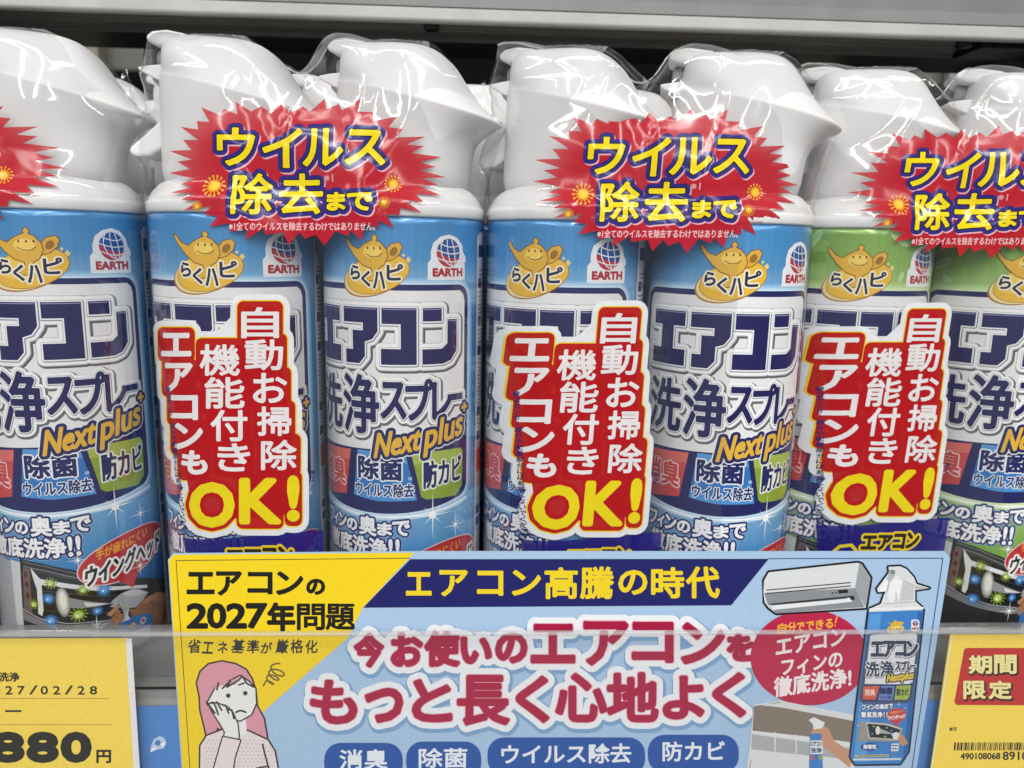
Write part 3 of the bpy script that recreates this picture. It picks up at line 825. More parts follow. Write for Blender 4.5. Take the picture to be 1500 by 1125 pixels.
def flap(parent, cx, cy, cz, s_, seed):
    rnd = random.Random(seed); V = []; F = []; n = 9
    for j in range(n):
        for i in range(n):
            u, v = i/(n-1), j/(n-1)
            x = cx+s_*(u*(1-.55*v))+rnd.uniform(-.5, .5)*u; z = cz+s_*.95*v*(.35+.65*u)-u*s_*.5*(1-v)+rnd.uniform(-.4, .4)
            V.append((x, cy+rnd.uniform(-.9, .9), z))
    for j in range(n-1):
        for i in range(n-1): a = j*n+i; F.append((a, a+1, a+n+1, a+n))
    return mesh_obj('film_flap', V, F, [FILM], parent, smooth=True)


# artwork grids: the burst and the stickers are drawn on a grid that is laid on to the film / card by a projective map
def grid_plane(x, y, Y):
    d = FW+RT*(x-750)/FPX-UP*(y-562.5)/FPX; t = (Y-CP[1])/d[1]; q = CP+d*t; return q[0], q[2]


BX = 107.1   # middle of the pair whose print was measured


def film_warp(x, y):
    Y = -30.
    for _ in range(4):
        X, Z = grid_plane(x, y, Y); Y = -min(36, max(10, float(film_D(X-BX, Z))))
    return X-BX, Z


def coarse(fn, x0, x1, y0, y1, st=6):
    """tabulated, bilinear version of a grid map"""
    xs = np.arange(x0, x1+st, st); ys = np.arange(y0, y1+st, st)
    G = np.array([[fn(x, y) for x in xs] for y in ys])

    def f(x, y):
        u = min(max((x-x0)/st, 0), len(xs)-1.001); v = min(max((y-y0)/st, 0), len(ys)-1.001); i, j = int(u), int(v); a, b = u-i, v-j
        p = G[j, i]*(1-a)*(1-b)+G[j, i+1]*a*(1-b)+G[j+1, i]*(1-a)*b+G[j+1, i+1]*a*b
        return p[0], p[1]
    return f


def burst_art():
    # smooth planar map for the burst (the film is nearly flat there)
    A = Art(coarse(lambda x, y: (lambda q: (q[0]-BX, q[1]))(grid_plane(x, y, -29)), 230, 670, 130, 370), 'film')
    A.part('burst_sticker')
    tips = [(293, 156), (329, 160), (345, 149), (382, 156), (409, 150), (443, 155), (474, 143), (496, 152), (528, 145), (547, 164), (582, 171), (591, 189), (623, 199), (621, 213), (646, 228), (638, 243),
            (653, 258), (641, 270), (646, 286), (622, 297), (619, 312), (587, 316), (579, 334), (557, 333), (533, 352), (513, 346), (479, 360), (450, 350), (427, 358), (394, 344), (366, 351), (343, 340), (313, 333), (304, 315), (275, 309), (272, 294), (252, 283), (264, 270),
            (241, 252), (256, 236), (241, 219), (266, 204), (260, 184), (288, 177)]
    P = []
    for k, p in enumerate(tips):
        q = tips[(k+1) % len(tips)]; P.append(p)
        m = ((p[0]+q[0])/2, (p[1]+q[1])/2); c = (448, 252)
        f = .115 if abs(m[1]-252) > 60 else .15
        d = (q[0]-p[0], q[1]-p[1])
        P.append((m[0]+(c[0]-m[0])*f-d[0]*.12, m[1]+(c[1]-m[1])*f*1.05-d[1]*.12))
    A.poly(P, '#c0202f')
    A.part('burst_lettering')
    its = [('ウ', 321, 189, 374, 242), ('イ', 388, 190, 443, 245), ('ル', 446, 190, 504, 243), ('ス', 509, 192, 564, 242),
           ('除', 345, 256, 401, 313), ('去', 413, 256, 474, 313), ('ま', 483, 284, 508, 308), ('で', 513, 284, 547, 308)]
    A.merged(its, '#fbe020', 1.6, [(1.7, '#15132e'), (7, '#2c2a80'), (7, '#f0b9c4', 1.8, 2.2)])
    # the last outline is the pink off-register edge: redraw the ink on top
    A.text('※1', 477, 257, 491, 267, '#e8a7ad', .2)
    A.text('※1全てのウイルスを除去するわけではありません。', 342, 326, 552, 338, '#f3c9cb', .25)
    for q, (x, y, r) in enumerate( ((317, 273, 17), (577, 270, 13), (565, 298, 9), (296, 303, 8))):
        A.part('virus_icon#%d' % q)
        for k in range(14):
            a = 2*pi*k/14; A.line([(x+cos(a)*r*.5, y+sin(a)*r*.5), (x+cos(a)*r*.86, y+sin(a)*r*.86)], r*.09, '#f0b030'); A.ell(x+cos(a)*r*.88, y+sin(a)*r*.88, r*.11, r*.11, '#f0b030', n=7)
        A.ell(x, y, r*.52, r*.52, '#f0a92c', n=18); A.ell(x, y, r*.38, r*.38, '#f6cf4a', n=14)
    return A


def caution_art():
    A = Art(coarse(film_warp, 222, 492, 420, 960, 5), 'film')
    A.part('notice_sticker')
    its = [('自', 355, 451, 408, 494), ('動', 360, 498, 414, 541), ('お', 372, 547, 420, 589), ('掃', 378, 596, 426, 637), ('除', 384, 645, 434, 687),
           ('機', 294, 505, 351, 549), ('能', 301, 553, 358, 597), ('付', 310, 601, 362, 645), ('き', 320, 650, 366, 689),
           ('エ', 238, 489, 279, 520), ('ア', 244, 533, 281, 571), ('コ', 252, 580, 289, 613), ('ン', 257, 621, 296, 656), ('も', 268, 661, 303, 693)]
    ok = [('O', 281, 709, 341, 769), ('K', 354, 703, 409, 764), ('!', 424, 699, 436, 760)]
    A.poly([(268, 786), (474, 776), (476, 950), (300, 950), (288, 900)], '#241f78')
    VV = np.zeros((0, 2)); TT = []; EE = []
    for (t, x0, y0, x1, y1) in its+ok:
        V, T, E = glyphs(t); k = len(VV); VV = np.vstack([VV, np.stack([x0+V[:, 0]*(x1-x0), y1-V[:, 1]*(y1-y0)], 1)])
        TT += [tuple(i+k for i in q) for q in T]; EE += [(a+k, b+k) for a, b in E]
    VB = np.zeros((0, 2)); TB = []; EB = []
    for (t, x0, y0, x1, y1) in its+[ok[1], ok[2]]:
        k = len(VB); VB = np.vstack([VB, [(x0+2, y0-1), (x1-2, y0-1), (x1-2, y1+1), (x0+2, y1+1)]]); TB += [(k, k+1, k+2), (k, k+2, k+3)]; EB += [(k, k+1), (k+1, k+2), (k+2, k+3), (k+3, k)]
    V, T, E = glyphs('O'); k = len(VB); VB = np.vstack([VB, np.stack([ok[0][1]+V[:, 0]*60, ok[0][4]-V[:, 1]*60], 1)]); TB += [tuple(i+k for i in q) for q in T]; EB += [(a+k, b+k) for a, b in E]
    for g, c in ((19, '#e8e9ec'), (11, '#f2cf2c'), (9, '#b9171f')):
        a, b = union(VB, TB, EB, g, 16); A.add(a, b, c)
        if c == '#e8e9ec': A.poly([(240, 505), (265, 700), (285, 765), (445, 758), (432, 560), (405, 450), (352, 450), (300, 505)], c)
        if c == '#b9171f': A.poly([(242, 500), (272, 690), (285, 760), (438, 752), (430, 660), (402, 450), (360, 450), (356, 505), (300, 510), (284, 545)], c)
    A.merged(its[:5]+its[5:9], '#eceaea', 1.15, []); A.merged(its[9:], '#eceaea', 1.9, [])
    A.merged(ok, '#f0dc1e', 3.6, [])
    A.part('notice_footer')
    A.merged([('エ', 333, 806, 356, 826), ('ア', 360, 805, 382, 827), ('コ', 386, 803, 404, 825), ('ン', 408, 801, 428, 824)], '#26231f', 1.6, [(3.4, '#f0d02a')])
    A.line([(292, 832), (300, 822), (316, 820), (326, 830)], 5, '#f0d02a')
    A.part('small_print')
    for k, ch in enumerate('※2センサー部分や配線部分には処理しないでください'):
        y = 566+k*8.9; x = 243+k*1.05
        if ch == 'ー': A.line([(x+3.5, y+1), (x+3.5, y+7)], 1, '#2c2a6a')
        else: A.text(ch, x, y, x+7, y+7.6, '#2c2a6a', .25)
    A.part('small_print#2'); A.text('※', 455, 688, 462, 695, '#2c2a6a', .2); A.text('2', 456, 697, 461, 704, '#2c2a6a', .2)
    return A


def make_film():
    root = empty('shrink_film', (0, 0, 0))
    film_mesh(root)
    burst_art().build(root, film3, xs=np.arange(-80, 90, FG), zs=np.arange(150, 220, FG), diag=True)
    caution_art().build(root, body3, xs=np.arange(-80, 20, 2.0), zs=np.arange(-20, 150, 12.0))
    tubemesh('film_bright_rim', [(x, .4*sin(x*.7), float(ztop(x))+.15) for x in np.arange(-HG-30, HG+42, 1.5)], .38, FILM_RIM, root, 6)  # pale tube added to draw the bright rim where the film edge catches light
    flap(root, HG+27, -2, 211, 13, 5); flap(root, HG+33, -6, 204, 8, 9); flap(root, -HG-38, -4, 186, 6, 4)
    return root


# ------------------------------------------------------------------ structure of the shelving
STEEL = M('#8f8f8d', 'metal'); STEEL_D = M('#6c6964', 'metal'); WSTEEL = M('#bdbcb9', 'metal'); DARK = M('#0e0d0d', 'metal'); TRAY_SHADE = M('#6f6b65', 'metal')
tag(box('shelf_floor', -260, 700, -48, 300, -20, -17, STEEL), kind='structure')
tag(box('back_panel', -400, 900, 330, 334, -40, 330, M('#141313', 'matte')), kind='structure')

us = empty('upper_shelf', (170, 60, 270))
tag(us, 'pale grey steel shelf above the spray cans, seen from below', 'shelf')
us.location = (0, 0, 0)
extrude_profile('front_lip', [(66, 269.8), (66, 264.6), (67, 263.6), (71, 263.6), (71, 265), (68, 266), (68, 269.8)], -500, 1000, 'x', WSTEEL, us, .5)
extrude_profile('price_channel', [(70, 320), (68.6, 270.2), (66.4, 270.2), (67, 276), (67, 320)], -500, 1000, 'x', M('#7c7c7b', 'metal'), us, .3)
extrude_profile('shelf_tray', [(71.2, 266.4), (88, 266.4), (88, 264.9), (89.2, 264.9), (89.2, 267), (71.2, 268)], -500, 1000, 'x', TRAY_SHADE, us, .3)  # pale steel in reality; the shade underneath is put into the colour
extrude_profile('tray_strip', [(89.4, 266.8), (108, 266.8), (108, 265.2), (110, 265.2), (110, 268), (89.4, 268)], -500, 1000, 'x', STEEL_D, us, .3)
extrude_profile('tray_strip', [(110.2, 267), (156, 268), (156, 270), (110.2, 270)], -500, 1000, 'x', M('#3a3836', 'metal'), us, .3)  # rear strip coloured near-black, painting the shade deeper under the shelf
for x in (148, 420):
    o = tubemesh('bolt_head', [(x, 78, 266.5), (x, 78, 263.2), (x, 78, 262.4)], [4, 4, 3], DARK, us, 16)
box('shelf_bracket', 428, 470, 76, 100, 262.2, 266.2, DARK, us, .4)
box('shelf_bracket', 470, 476, 70, 300, 250, 268, STEEL_D, us, .6)
for x, n_ in ((-108, 'left'), (414, 'right')):
    p = empty('shelf_upright', (x, 250, -20))
    tag(p, 'beige slotted steel upright seen dimly behind the '+n_+' end of the cans', 'upright', 'steel uprights behind the shelves')
    box('post', -14, 14, -6, 6, 0, 318, M('#8d887c', 'metal'), p, 1)
    for k in range(9): box('slot', -3, 3, -6.6, -5.9, 200+k*12-8, 200+k*12, DARK, p)
sp = empty('side_panel', (560, 250, -20))
tag(sp, 'pale grey end panel with a blue line at the far right', 'panel')
box('panel_board', -44, 140, -4, 4, 0, 330, M('#a2a4a6', 'metal'), sp, 1)
box('edge_line', -20, -17.4, -5, -4.1, 0, 325, M('#3c4c9a', 'metal'), sp)
for x0, x1, n_ in ((-500, -64, 'left'), (376, 900, 'right')):
    cb = empty('cross_bar', ((x0+x1)/2, 260, 280))
    tag(cb, 'dim grey steel bar behind the cans at the '+n_+' under the upper shelf', 'bar', 'steel bars behind the cans')
    h = (x1-x0)/2
    extrude_profile('bar', [(-3, -4), (3, -4), (3, 19), (-3, 19), (-4, 17), (-4, -2)], -h, h, 'x', M('#67655f', 'metal'), cb, .8)
    box('bar_end', *((h, h+2) if x0 < 0 else (-h-2, -h)), -4.5, 4.5, -5, 20, STEEL_D, cb, .5)

# front edge: clear stop plate, rail, price cards
pl = empty('clear_stop_plate', (170, -56, 12))
tag(pl, 'clear acrylic plate along the front edge holding cards and sign', 'plate')
pl.location = (0, 0, 0)
box('plate_sheet', -260, 620, -57, -55.4, -80, 11.4, ACRYL, pl)
box('plate_rim', -260, 620, -57.2, -55.2, 11.4, 12.6, EDGE, pl, .3)
rail = empty('price_rail', (0, 0, 0))
tag(rail, 'grey steel price rail with a blue backing strip below the cans', 'price rail')
extrude_profile('rail_body', [(-44, -17), (-44, -80), (-48.6, -80), (-48.6, -22), (-47, -17)], -260, 620, 'x', STEEL, rail, .5)
extrude_profile('rail_ledge', [(-33.8, 3.2), (-33.8, -16.9), (-38, -16.9), (-39, 3), (-38, 4.4), (-34.6, 4.4)], -260, 620, 'x', clear_mat('smoked_plastic', (.72, .72, .72, 1), .14, .15, 1.45), rail, .4)
box('blue_strip', -260, 620, -49.6, -48.8, -80, -22.5, M('#4f86cc', 'card'), rail)

# ------------------------------------------------------------------ products
blue_can = make_can(False); green_can = make_can(True); film0 = make_film()
# name, x, y, turn (mm round the can), what it is
D0 = (342.3, 18)
cans = [(-68.8, 0, 4, 0, 'blue spray can cut off at the left photo edge, mostly outside the frame'),
        (0, 0, 6.2, 0, 'blue spray can at the far left whose whole lower label shows beside the sign'),
        (72.7, 0, -1.4, 0, 'blue spray can under the leftmost red OK notice, left one of its pair'),
        (141.5, 0, -8, 0, 'blue spray can right of the leftmost red OK notice, its label uncovered'),
        (209.6, 0, -15.5, 0, 'blue spray can under the middle red OK notice'),
        (278.3, -2, -8, 0, 'blue spray can between the middle and the right red OK notices'),
        (D0[0], D0[1], -12, 1, 'green topped spray can under the right red OK notice'),
        (D0[0]+66.8, D0[1]-2, -8, 1, 'green topped spray can cut off at the right photo edge')]
fb = fg = True
for x, y, turn, g, lab in cans:
    src = green_can if g else blue_can
    first = fg if g else fb
    if first: o = src; fg, fb = (False, fb) if g else (fg, False)
    else: o = copy_tree(src)
    o.location = (x*MM, y*MM, 0); o.rotation_euler = (0, 0, turn/RC)
    tag(o, lab, 'spray can', 'spray cans in the front row')
packs = [(-34.4, 0, 'clear film round the leftmost pair of cans, its red burst cut by the photo edge'),
         (107.1, 0, 'clear film with red burst and OK notice round the second pair from the left'),
         (243.9, -1, 'clear film with red burst and OK notice round the pair in the centre right'),
         (D0[0]+33.4, D0[1]-1, 'clear film with red burst round the green topped pair at the right')]
for k, (x, y, lab) in enumerate(packs):
    o = film0 if k == 0 else copy_tree(film0)
    o.location = (x*MM, y*MM, 0)
    tag(o, lab, 'film', 'shrink film sleeves in the front row')
# second row, glimpsed between the heads
keep = ('can_body', 'shoulder_ring', 'spray_head')
for k, x in enumerate((-14, 40, 108, 176, 244, 312, 372)):
    o = copy_tree(blue_can, only=keep); o.location = (x*MM, (72 if k != 5 else 78)*MM, 0); o.rotation_euler = (0, 0, (.1, -.2, .15, -.1, .2, 0, -.15)[k])
    where = ('behind the leftmost film pack', 'behind the gap of the first two packs', 'behind the pair with the leftmost OK notice', 'behind the gap left of the middle pack',
             'behind the middle pair', 'behind the gap between blue and green cans', 'behind the green topped pair')[k]
    tag(o, 'white headed spray can of the second row '+where, 'spray can', 'spray cans in the second row')

# ------------------------------------------------------------------ the sign
SY = -50.


def sign3(x, z, ly): return np.stack([x, SY-.06-ly*.012, z], 1), None


def on_card(Y):
    return lambda x, y: grid_plane(x, y, Y)


sg = empty('shelf_sign', (0, 0, 0))
tag(sg, 'wide yellow and light blue card sign with crimson Japanese headline in the middle', 'sign')
SIGN = [(246, 820), (253, 811), (608, 808), (1384, 808), (1392, 817), (1337, 1160), (268, 1160)]
prof = [grid_plane(x, y, SY) for x, y in SIGN]
extrude_profile('sign_card', prof, SY, SY+.6, 'y', M('#a9c6e4', 'card'), sg)
A = Art(on_card(SY), 'card')
A.part('yellow_corner'); A.poly([(247.5, 820.5), (254, 812.5), (607, 809.5), (532, 889.5), (517, 918), (512, 932), (386, 1042), (316, 1100), (290, 1150), (269, 1150)], '#f6d51c')
A.line([(600, 817.5), (258, 821), (280, 1150)], 1.1, '#3a3a28')
A.part('navy_band'); A.poly([(601, 819), (532, 890), (1071, 886.5), (1126, 818.5)], '#1c1f66')
A.line([(1126, 818.2), (1381, 817.5), (1332, 1150)], 1.2, '#2a3f88')
A.part('problem_lettering')
A.merged([('エ', 275, 839, 313, 869), ('ア', 318, 838, 353, 871), ('コ', 364, 839, 398, 869), ('ン', 406, 838, 443, 870), ('の', 450, 849, 475, 870)], '#191914', 1.6, [])
A.merged([('2', 275, 885, 303, 919), ('0', 305, 885, 330, 919), ('2', 333, 885, 360, 919), ('7', 362, 885, 390, 919), ('年', 393, 884, 431, 923)], '#191914', 2.0, [])
A.merged([('問', 436, 885, 475, 922), ('題', 478, 885, 519, 922)], '#191914', 1.15, [])
rj = random.Random(4)
for k, ch in enumerate('省エネ基準が厳格化'):
    sm = .82 if ch in 'エネが' else 1
    A.text(ch, 276+k*21.4+rj.uniform(-.6, .6), 956-19*sm+rj.uniform(-.8, .8), 276+k*21.4+18*sm, 956.5+rj.uniform(-.8, .8), '#33332a', .42, slant=.1, rot=rj.uniform(-.09, .07))
A.part('headline_lettering')
A.merged([('エ', 596, 839, 631, 871), ('ア', 645, 836, 684, 872), ('コ', 700, 837, 736, 871), ('ン', 751, 836, 791, 871), ('高', 799, 832, 845, 876), ('騰', 851, 831, 898, 876), ('の', 907, 836, 947, 870), ('時', 955, 832, 1001, 875), ('代', 1006, 831, 1053, 875)], '#f2d41f', 1.4, [])
A.part('main_message')
row1 = [('今', 521, 929, 560, 975), ('お', 575, 929, 617, 974), ('使', 624, 927, 671, 974), ('い', 677, 935, 718, 970), ('の', 728, 929, 770, 969),
        ('エ', 780, 916, 840, 969), ('ア', 857, 912, 918, 972), ('コ', 928, 913, 984, 968), ('ン', 1000, 914, 1059, 970), ('を', 1067, 930, 1102, 966)]
row2 = [('も', 457, 998, 521, 1058), ('っ', 537, 1010, 588, 1056), ('と', 606, 997, 660, 1055), ('長', 672, 991, 744, 1060), ('く', 758, 992, 802, 1056), ('心', 816, 988, 887, 1055), ('地', 891, 987, 962, 1055), ('よ', 973, 992, 1029, 1051), ('く', 1046, 987, 1090, 1048)]
A.merged(row1+row2, '#ab0f40', 3.0, [(1.3, '#e9b7c4'), (9.5, '#eceff2'), (12.5, '#7fa5cc', 1.5, 3)])
A.part('crimson_circle')
A.ell(1185, 963, 86, 70, '#bb2049', n=56)
for k, ch in enumerate('自分でできる!'):
    sm = 1 if k < 2 else .84
    if ch == '!': A.line([(1226, 902), (1223.5, 912)], 1.8, '#f0b43c'); A.ell(1222.6, 916, 1.2, 1.2, '#f0b43c', n=8)
    else: A.text(ch, 1139+k*14, 928-k*1.7-15.5*sm+rj.uniform(-.6, .6), 1139+k*14+12.5*sm, 928-k*1.7, '#f0b43c', .5, slant=.12, rot=rj.uniform(-.12, .02))
A.text('エアコン', 1137, 928, 1238, 952, '#f0e3e6', .9, rise=.17)
A.text('フィンの', 1145, 961, 1233, 983, '#f0e3e6', .8, rise=.15)
A.text('徹底洗浄!', 1134, 985, 1246, 1013, '#f2e6e8', .9, rise=.14)
A.part('feature_pills')
for x0, x1, y0, t, tx0, tx1 in ((475, 590, 1088, '消臭', 498, 567), (595, 705, 1086, '除菌', 614, 684), (714, 945, 1080, 'ウイルス除去', 735, 924), (949, 1082, 1076, '防カビ', 971, 1061)):
    A.rrect(x0, y0, x1, y0+56, 24, '#2255a4'); A.text(t, tx0, y0+10, tx1, y0+38, '#e8eef4', .7, rise=.01)
A.part('air_conditioner_picture')
body = [(1118, 868), (1119, 850), (1126, 838), (1256, 824), (1262, 826), (1275, 846), (1268, 890), (1137, 898), (1126, 890), (1120, 882)]
A.poly(body, '#151515', 3); A.poly(body, '#dcdee0')
A.poly([(1258, 825), (1262, 826), (1275, 846), (1268, 890), (1252, 862)], '#9fa3a8')
A.poly([(1119, 868), (1252, 861), (1266, 889), (1137, 898), (1124, 884)], '#8c9096')
A.line([(1123, 864), (1245, 853)], 1.6, '#3a3c40'); A.line([(1123, 869), (1245, 858)], 1.6, '#3a3c40')
A.poly([(1127, 884), (1250, 872), (1252, 878), (1129, 891)], '#2a2c30'); A.poly([(1127, 886), (1244, 875), (1248, 881), (1132, 893)], '#e6e8ea'); A.line([(1130, 886), (1240, 876)], 1, '#55585c')
A.poly([(1227, 864), (1241, 863), (1242, 868), (1228, 869)], '#26282c'); A.ell(1219, 868, 1.3, 1.3, '#26282c', n=8); A.ell(1224, 867.6, 1.3, 1.3, '#26282c', n=8)
A.part('usage_photo')
A.poly([(1104, 1032), (1142, 1026), (1258, 1048), (1250, 1150), (1090, 1150), (1098, 1090)], '#dcdee0')
A.poly([(1104, 1034), (1140, 1028), (1200, 1040), (1257, 1056), (1254, 1088), (1180, 1078), (1102, 1070)], '#857b6e')
A.poly([(1110, 1032), (1145, 1029), (1257, 1052), (1257, 1057), (1145, 1036)], '#d9dadb')
A.line([(1102, 1071), (1252, 1092)], 2.4, '#e2e3e4'); A.poly([(1101, 1075), (1250, 1096), (1248, 1112), (1100, 1098)], '#aeb0b2')
for x in (1135, 1166, 1197, 1228): A.line([(x, 1068+(x-1102)*.13), (x, 1096+(x-1102)*.1)], 1.6, '#e6e6e6')
A.line([(1098, 1098), (1250, 1114)], 2, '#dedfe0'); A.line([(1100, 1112), (1092, 1150)], 1, '#8a8c90')
A.poly([(1187, 1073), (1192, 1062), (1204, 1060), (1214, 1068), (1222, 1085), (1243, 1099), (1250, 1112), (1244, 1124), (1215, 1100), (1204, 1092), (1188, 1080)], '#c99678')
A.poly([(1184, 1054), (1192, 1050), (1200, 1054), (1208, 1058), (1204, 1066), (1192, 1068), (1190, 1060)], '#e6e7e8')
A.poly([(1186, 1074), (1203, 1074), (1206, 1150), (1184, 1150)], '#3f82c4'); A.poly([(1187, 1084), (1204, 1084), (1205, 1104), (1186, 1104)], '#dfe2e6')
A.text('エアコン', 1187.5, 1086, 1203, 1092, '#33365a', .3); A.text('洗浄', 1187.5, 1095, 1203, 1102, '#33365a', .3)
for x, c in ((1186.5, '#c65a4a'), (1192.5, '#4470b0'), (1199, '#95aa48')): A.poly([(x, 1106), (x+5, 1106), (x+5, 1112), (x, 1112)], c)
# can pictured on the sign: its own slanted grid
A.part('pictured_can')
def pc(u, v): return (1274+u*74-(v*240)*.118+v*-0.0*u, 890+v*230-u*2)   # u 0..1 across, v 0..1 down
hd = [(1301, 830), (1318, 829), (1327, 833), (1338, 845), (1342, 855), (1361, 861), (1340, 864), (1340, 880), (1350, 889), (1351, 893), (1272, 896), (1274, 891), (1290, 884), (1294, 872), (1297, 866), (1286, 867), (1284, 862), (1296, 846), (1302, 838)]
bd = [(1272, 896), (1352, 893), (1330, 1100), (1318, 1118), (1252, 1119), (1245, 1108)]
A.poly(hd, '#15171c', 2.6); A.poly(bd, '#15171c', 2.6); A.poly(hd, '#dadcde')
A.poly([(1302, 834), (1312, 838), (1306, 850), (1300, 868), (1296, 862)], '#b4b7ba'); A.poly([(1322, 850), (1338, 856), (1338, 878), (1318, 880)], '#c6c8ca')
A.line([(1274, 892), (1351, 890)], 3, '#ececec'); A.poly(bd, '#3c80c6')
A.poly([(1273, 899), (1290, 898), (1268, 1116), (1250, 1110)], '#5a9bd8'); A.poly([(1344, 896), (1351, 896), (1330, 1098), (1322, 1112)], '#2a66a8')
fr = [(1272, 931), (1277, 927), (1341, 925), (1345, 929), (1334, 1022), (1328, 1027), (1264, 1028), (1260, 1023)]
A.poly(fr, '#4a5570', 2.2); A.poly([(1274, 931), (1278, 929), (1340, 927), (1343, 930), (1336, 998), (1330, 1002), (1266, 1001)], '#dcdee2'); A.poly([(1265, 1003), (1336, 1001), (1333, 1022), (1328, 1026), (1265, 1026.5), (1262, 1023)], '#2a3566')
A.poly([(1264, 1004.5), (1288, 1004), (1282, 1024), (1263, 1024)], '#cf5f4a'); A.poly([(1290.5, 1004), (1310, 1004), (1307, 1025), (1285, 1025)], '#6c86c2'); A.poly([(1312.5, 1004), (1334, 1003), (1331, 1021), (1327, 1024.5), (1309.5, 1024.5)], '#a3b54a')
A.merged([('エ', 1276, 940, 1293, 960), ('ア', 1294, 939, 1310, 961), ('コ', 1312, 939, 1326, 960), ('ン', 1328, 939, 1343, 960)], '#3a3f58', 1.5, [(1.1, '#f2f2f4'), (2, '#70747e', .5, .7)])
A.merged([('洗', 1268, 969, 1287, 990), ('浄', 1289, 968, 1308, 990), ('ス', 1311, 969, 1318, 981), ('プ', 1319, 968, 1327, 981), ('レ', 1329, 968, 1334, 981), ('ー', 1334, 974, 1340, 975)], '#3a3f58', .8, [(.9, '#f2f2f4'), (1.6, '#70747e', .4, .6)])
A.text('Nextplus', 1299, 985, 1337, 999, '#e0c040', .6, [(1.6, '#2a2e50')], rise=.14, slant=.15)
A.text('消臭', 1266, 1009, 1281, 1018, '#f0cfc6', .3); A.text('除菌', 1289, 1006.5, 1306, 1016, '#252c58', .6); A.text('ウイルス除去', 1288, 1018, 1306, 1023, '#2c3870', .15); A.text('防カビ', 1313, 1008, 1330, 1018, '#2c3840', .4)
A.merged([(c, 1262+k*6.6, 1032-(k*.3), 1267.6+k*6.6, 1039-(k*.3)) for k, c in enumerate('フィンの奥まで')], '#eef1f6', .35, [(1.1, '#233464')])
A.merged([(c, 1261+k*8, 1042, 1268+k*8, 1050) for k, c in enumerate('徹底洗浄')]+[('!', 1294, 1042, 1295, 1050), ('!', 1298, 1042, 1299, 1050)], '#eef1f6', .35, [(1.1, '#233464')])
A.ell(1313, 1047, 14, 10.5, '#c4454a', -.2, 22); A.poly([(1306, 1055), (1314, 1066), (1317, 1055)], '#c4454a')
A.text('手が疲れにくい', 1303, 1040.5, 1322, 1044, '#f0b060', .1, rise=.15); A.text('ウイングヘッド', 1300.5, 1046.5, 1325, 1052.5, '#f2e8e8', .35, rise=.12)
A.poly([(1259, 1056), (1300, 1058), (1322, 1066), (1316, 1086), (1262, 1084), (1255, 1088)], '#9a958c'); A.poly([(1270, 1058), (1298, 1061), (1318, 1067), (1313, 1081), (1274, 1079)], '#232327')
A.line([(1268, 1058), (1298, 1060.5), (1319, 1067)], 1.5, '#d6d7d8'); A.line([(1268, 1059), (1272, 1080), (1312, 1083)], 1.2, '#c2c3c4')
A.ell(1285, 1069, 3.4, 6.4, '#e2e2de', n=14); A.poly([(1288, 1066), (1310, 1075), (1288, 1073)], '#a9abad')
for x, y, g in ((1279, 1063, 1), (1277, 1074, 0), (1298, 1065, 1), (1305, 1069, 0), (1296, 1078, 1)): A.ell(x, y, 1.7, 1.7, '#8ea548' if g else '#4585c6', n=8)
A.poly([(1308, 1076), (1316, 1072), (1324, 1078), (1329, 1088), (1322, 1092), (1312, 1086)], '#c39070'); A.poly([(1305, 1074), (1312, 1071), (1317, 1074), (1314, 1082), (1308, 1082)], '#dfe1e2')
A.poly([(1305, 1084), (1317, 1084), (1314, 1108), (1303, 1108)], '#4a86c4'); A.poly([(1305, 1088), (1316, 1088), (1315, 1099), (1304, 1099)], '#dde0e6'); A.line([(1306, 1091), (1314, 1091)], 1.6, '#4a4f68'); A.line([(1306, 1095.5), (1313, 1095.5)], 1.6, '#4a4f68')
A.ell(1273, 1093, 13, 5.6, '#24437f', -.03, 22); A.text('無香性', 1264, 1089.8, 1283, 1096, '#e6eaf0', .3)
A.line([(1253, 1107), (1300, 1106)], 3.2, '#c9bf4e'); A.line([(1256, 1107), (1298, 1106)], 1.1, '#46629a')
for x, y, r in ((1316, 1031, 4), (1256, 1062, 3.5), (1325, 1036, 2.6), (1290, 1104, 3)): star4(A, x, y, r)
A.ell(1311, 921, 13, 6.4, '#e3c04e', -.12, 24); A.ell(1311, 921, 10, 4.6, '#ecd27a', -.12, 20); A.poly([(1298, 909), (1304, 913), (1309, 909.5), (1311, 907), (1313, 909.5), (1320, 910), (1324, 912), (1318, 916), (1306, 917)], '#dcae3e'); A.text('らくハピ', 1302, 919, 1320, 925, '#5a4420', .2)
A.poly(rr(1334, 907, 1346, 924, 3), '#e6e8ec'); A.ell(1340.3, 912.5, 4.2, 4.2, '#2f4f98', n=14); A.poly([(1336.4, 913), (1344.6, 912), (1343, 915.6), (1340, 917), (1337.6, 915.8)], '#b8303c'); A.line([(1337.5, 910.5), (1343, 911)], .7, '#e6e8ec'); A.line([(1340, 908.6), (1340.5, 916.6)], .6, '#e6e8ec'); A.text('EARTH', 1335.6, 918.6, 1345, 921.6, '#b02a38', .25)
A.line([(1250, 1112), (1318, 1111)], 3, '#cfd6dc')
A.poly([(1285, 866), (1296, 847), (1301, 851), (1297, 866)], '#f0f1f2'); A.poly([(1303, 852), (1314, 842), (1322, 850), (1316, 874), (1304, 884), (1299, 872)], '#eceeef'); A.poly([(1304, 834), (1311, 835), (1309, 841), (1303, 840)], '#82868c')
A.poly([(1340, 857), (1360, 861), (1340, 863)], '#b9bcc0'); A.line([(1316, 846), (1338, 857)], .8, '#a9adb2'); A.line([(1312, 868), (1312, 880)], 1, '#8d9196'); A.line([(1294, 884), (1340, 881)], .9, '#a3a7ac')
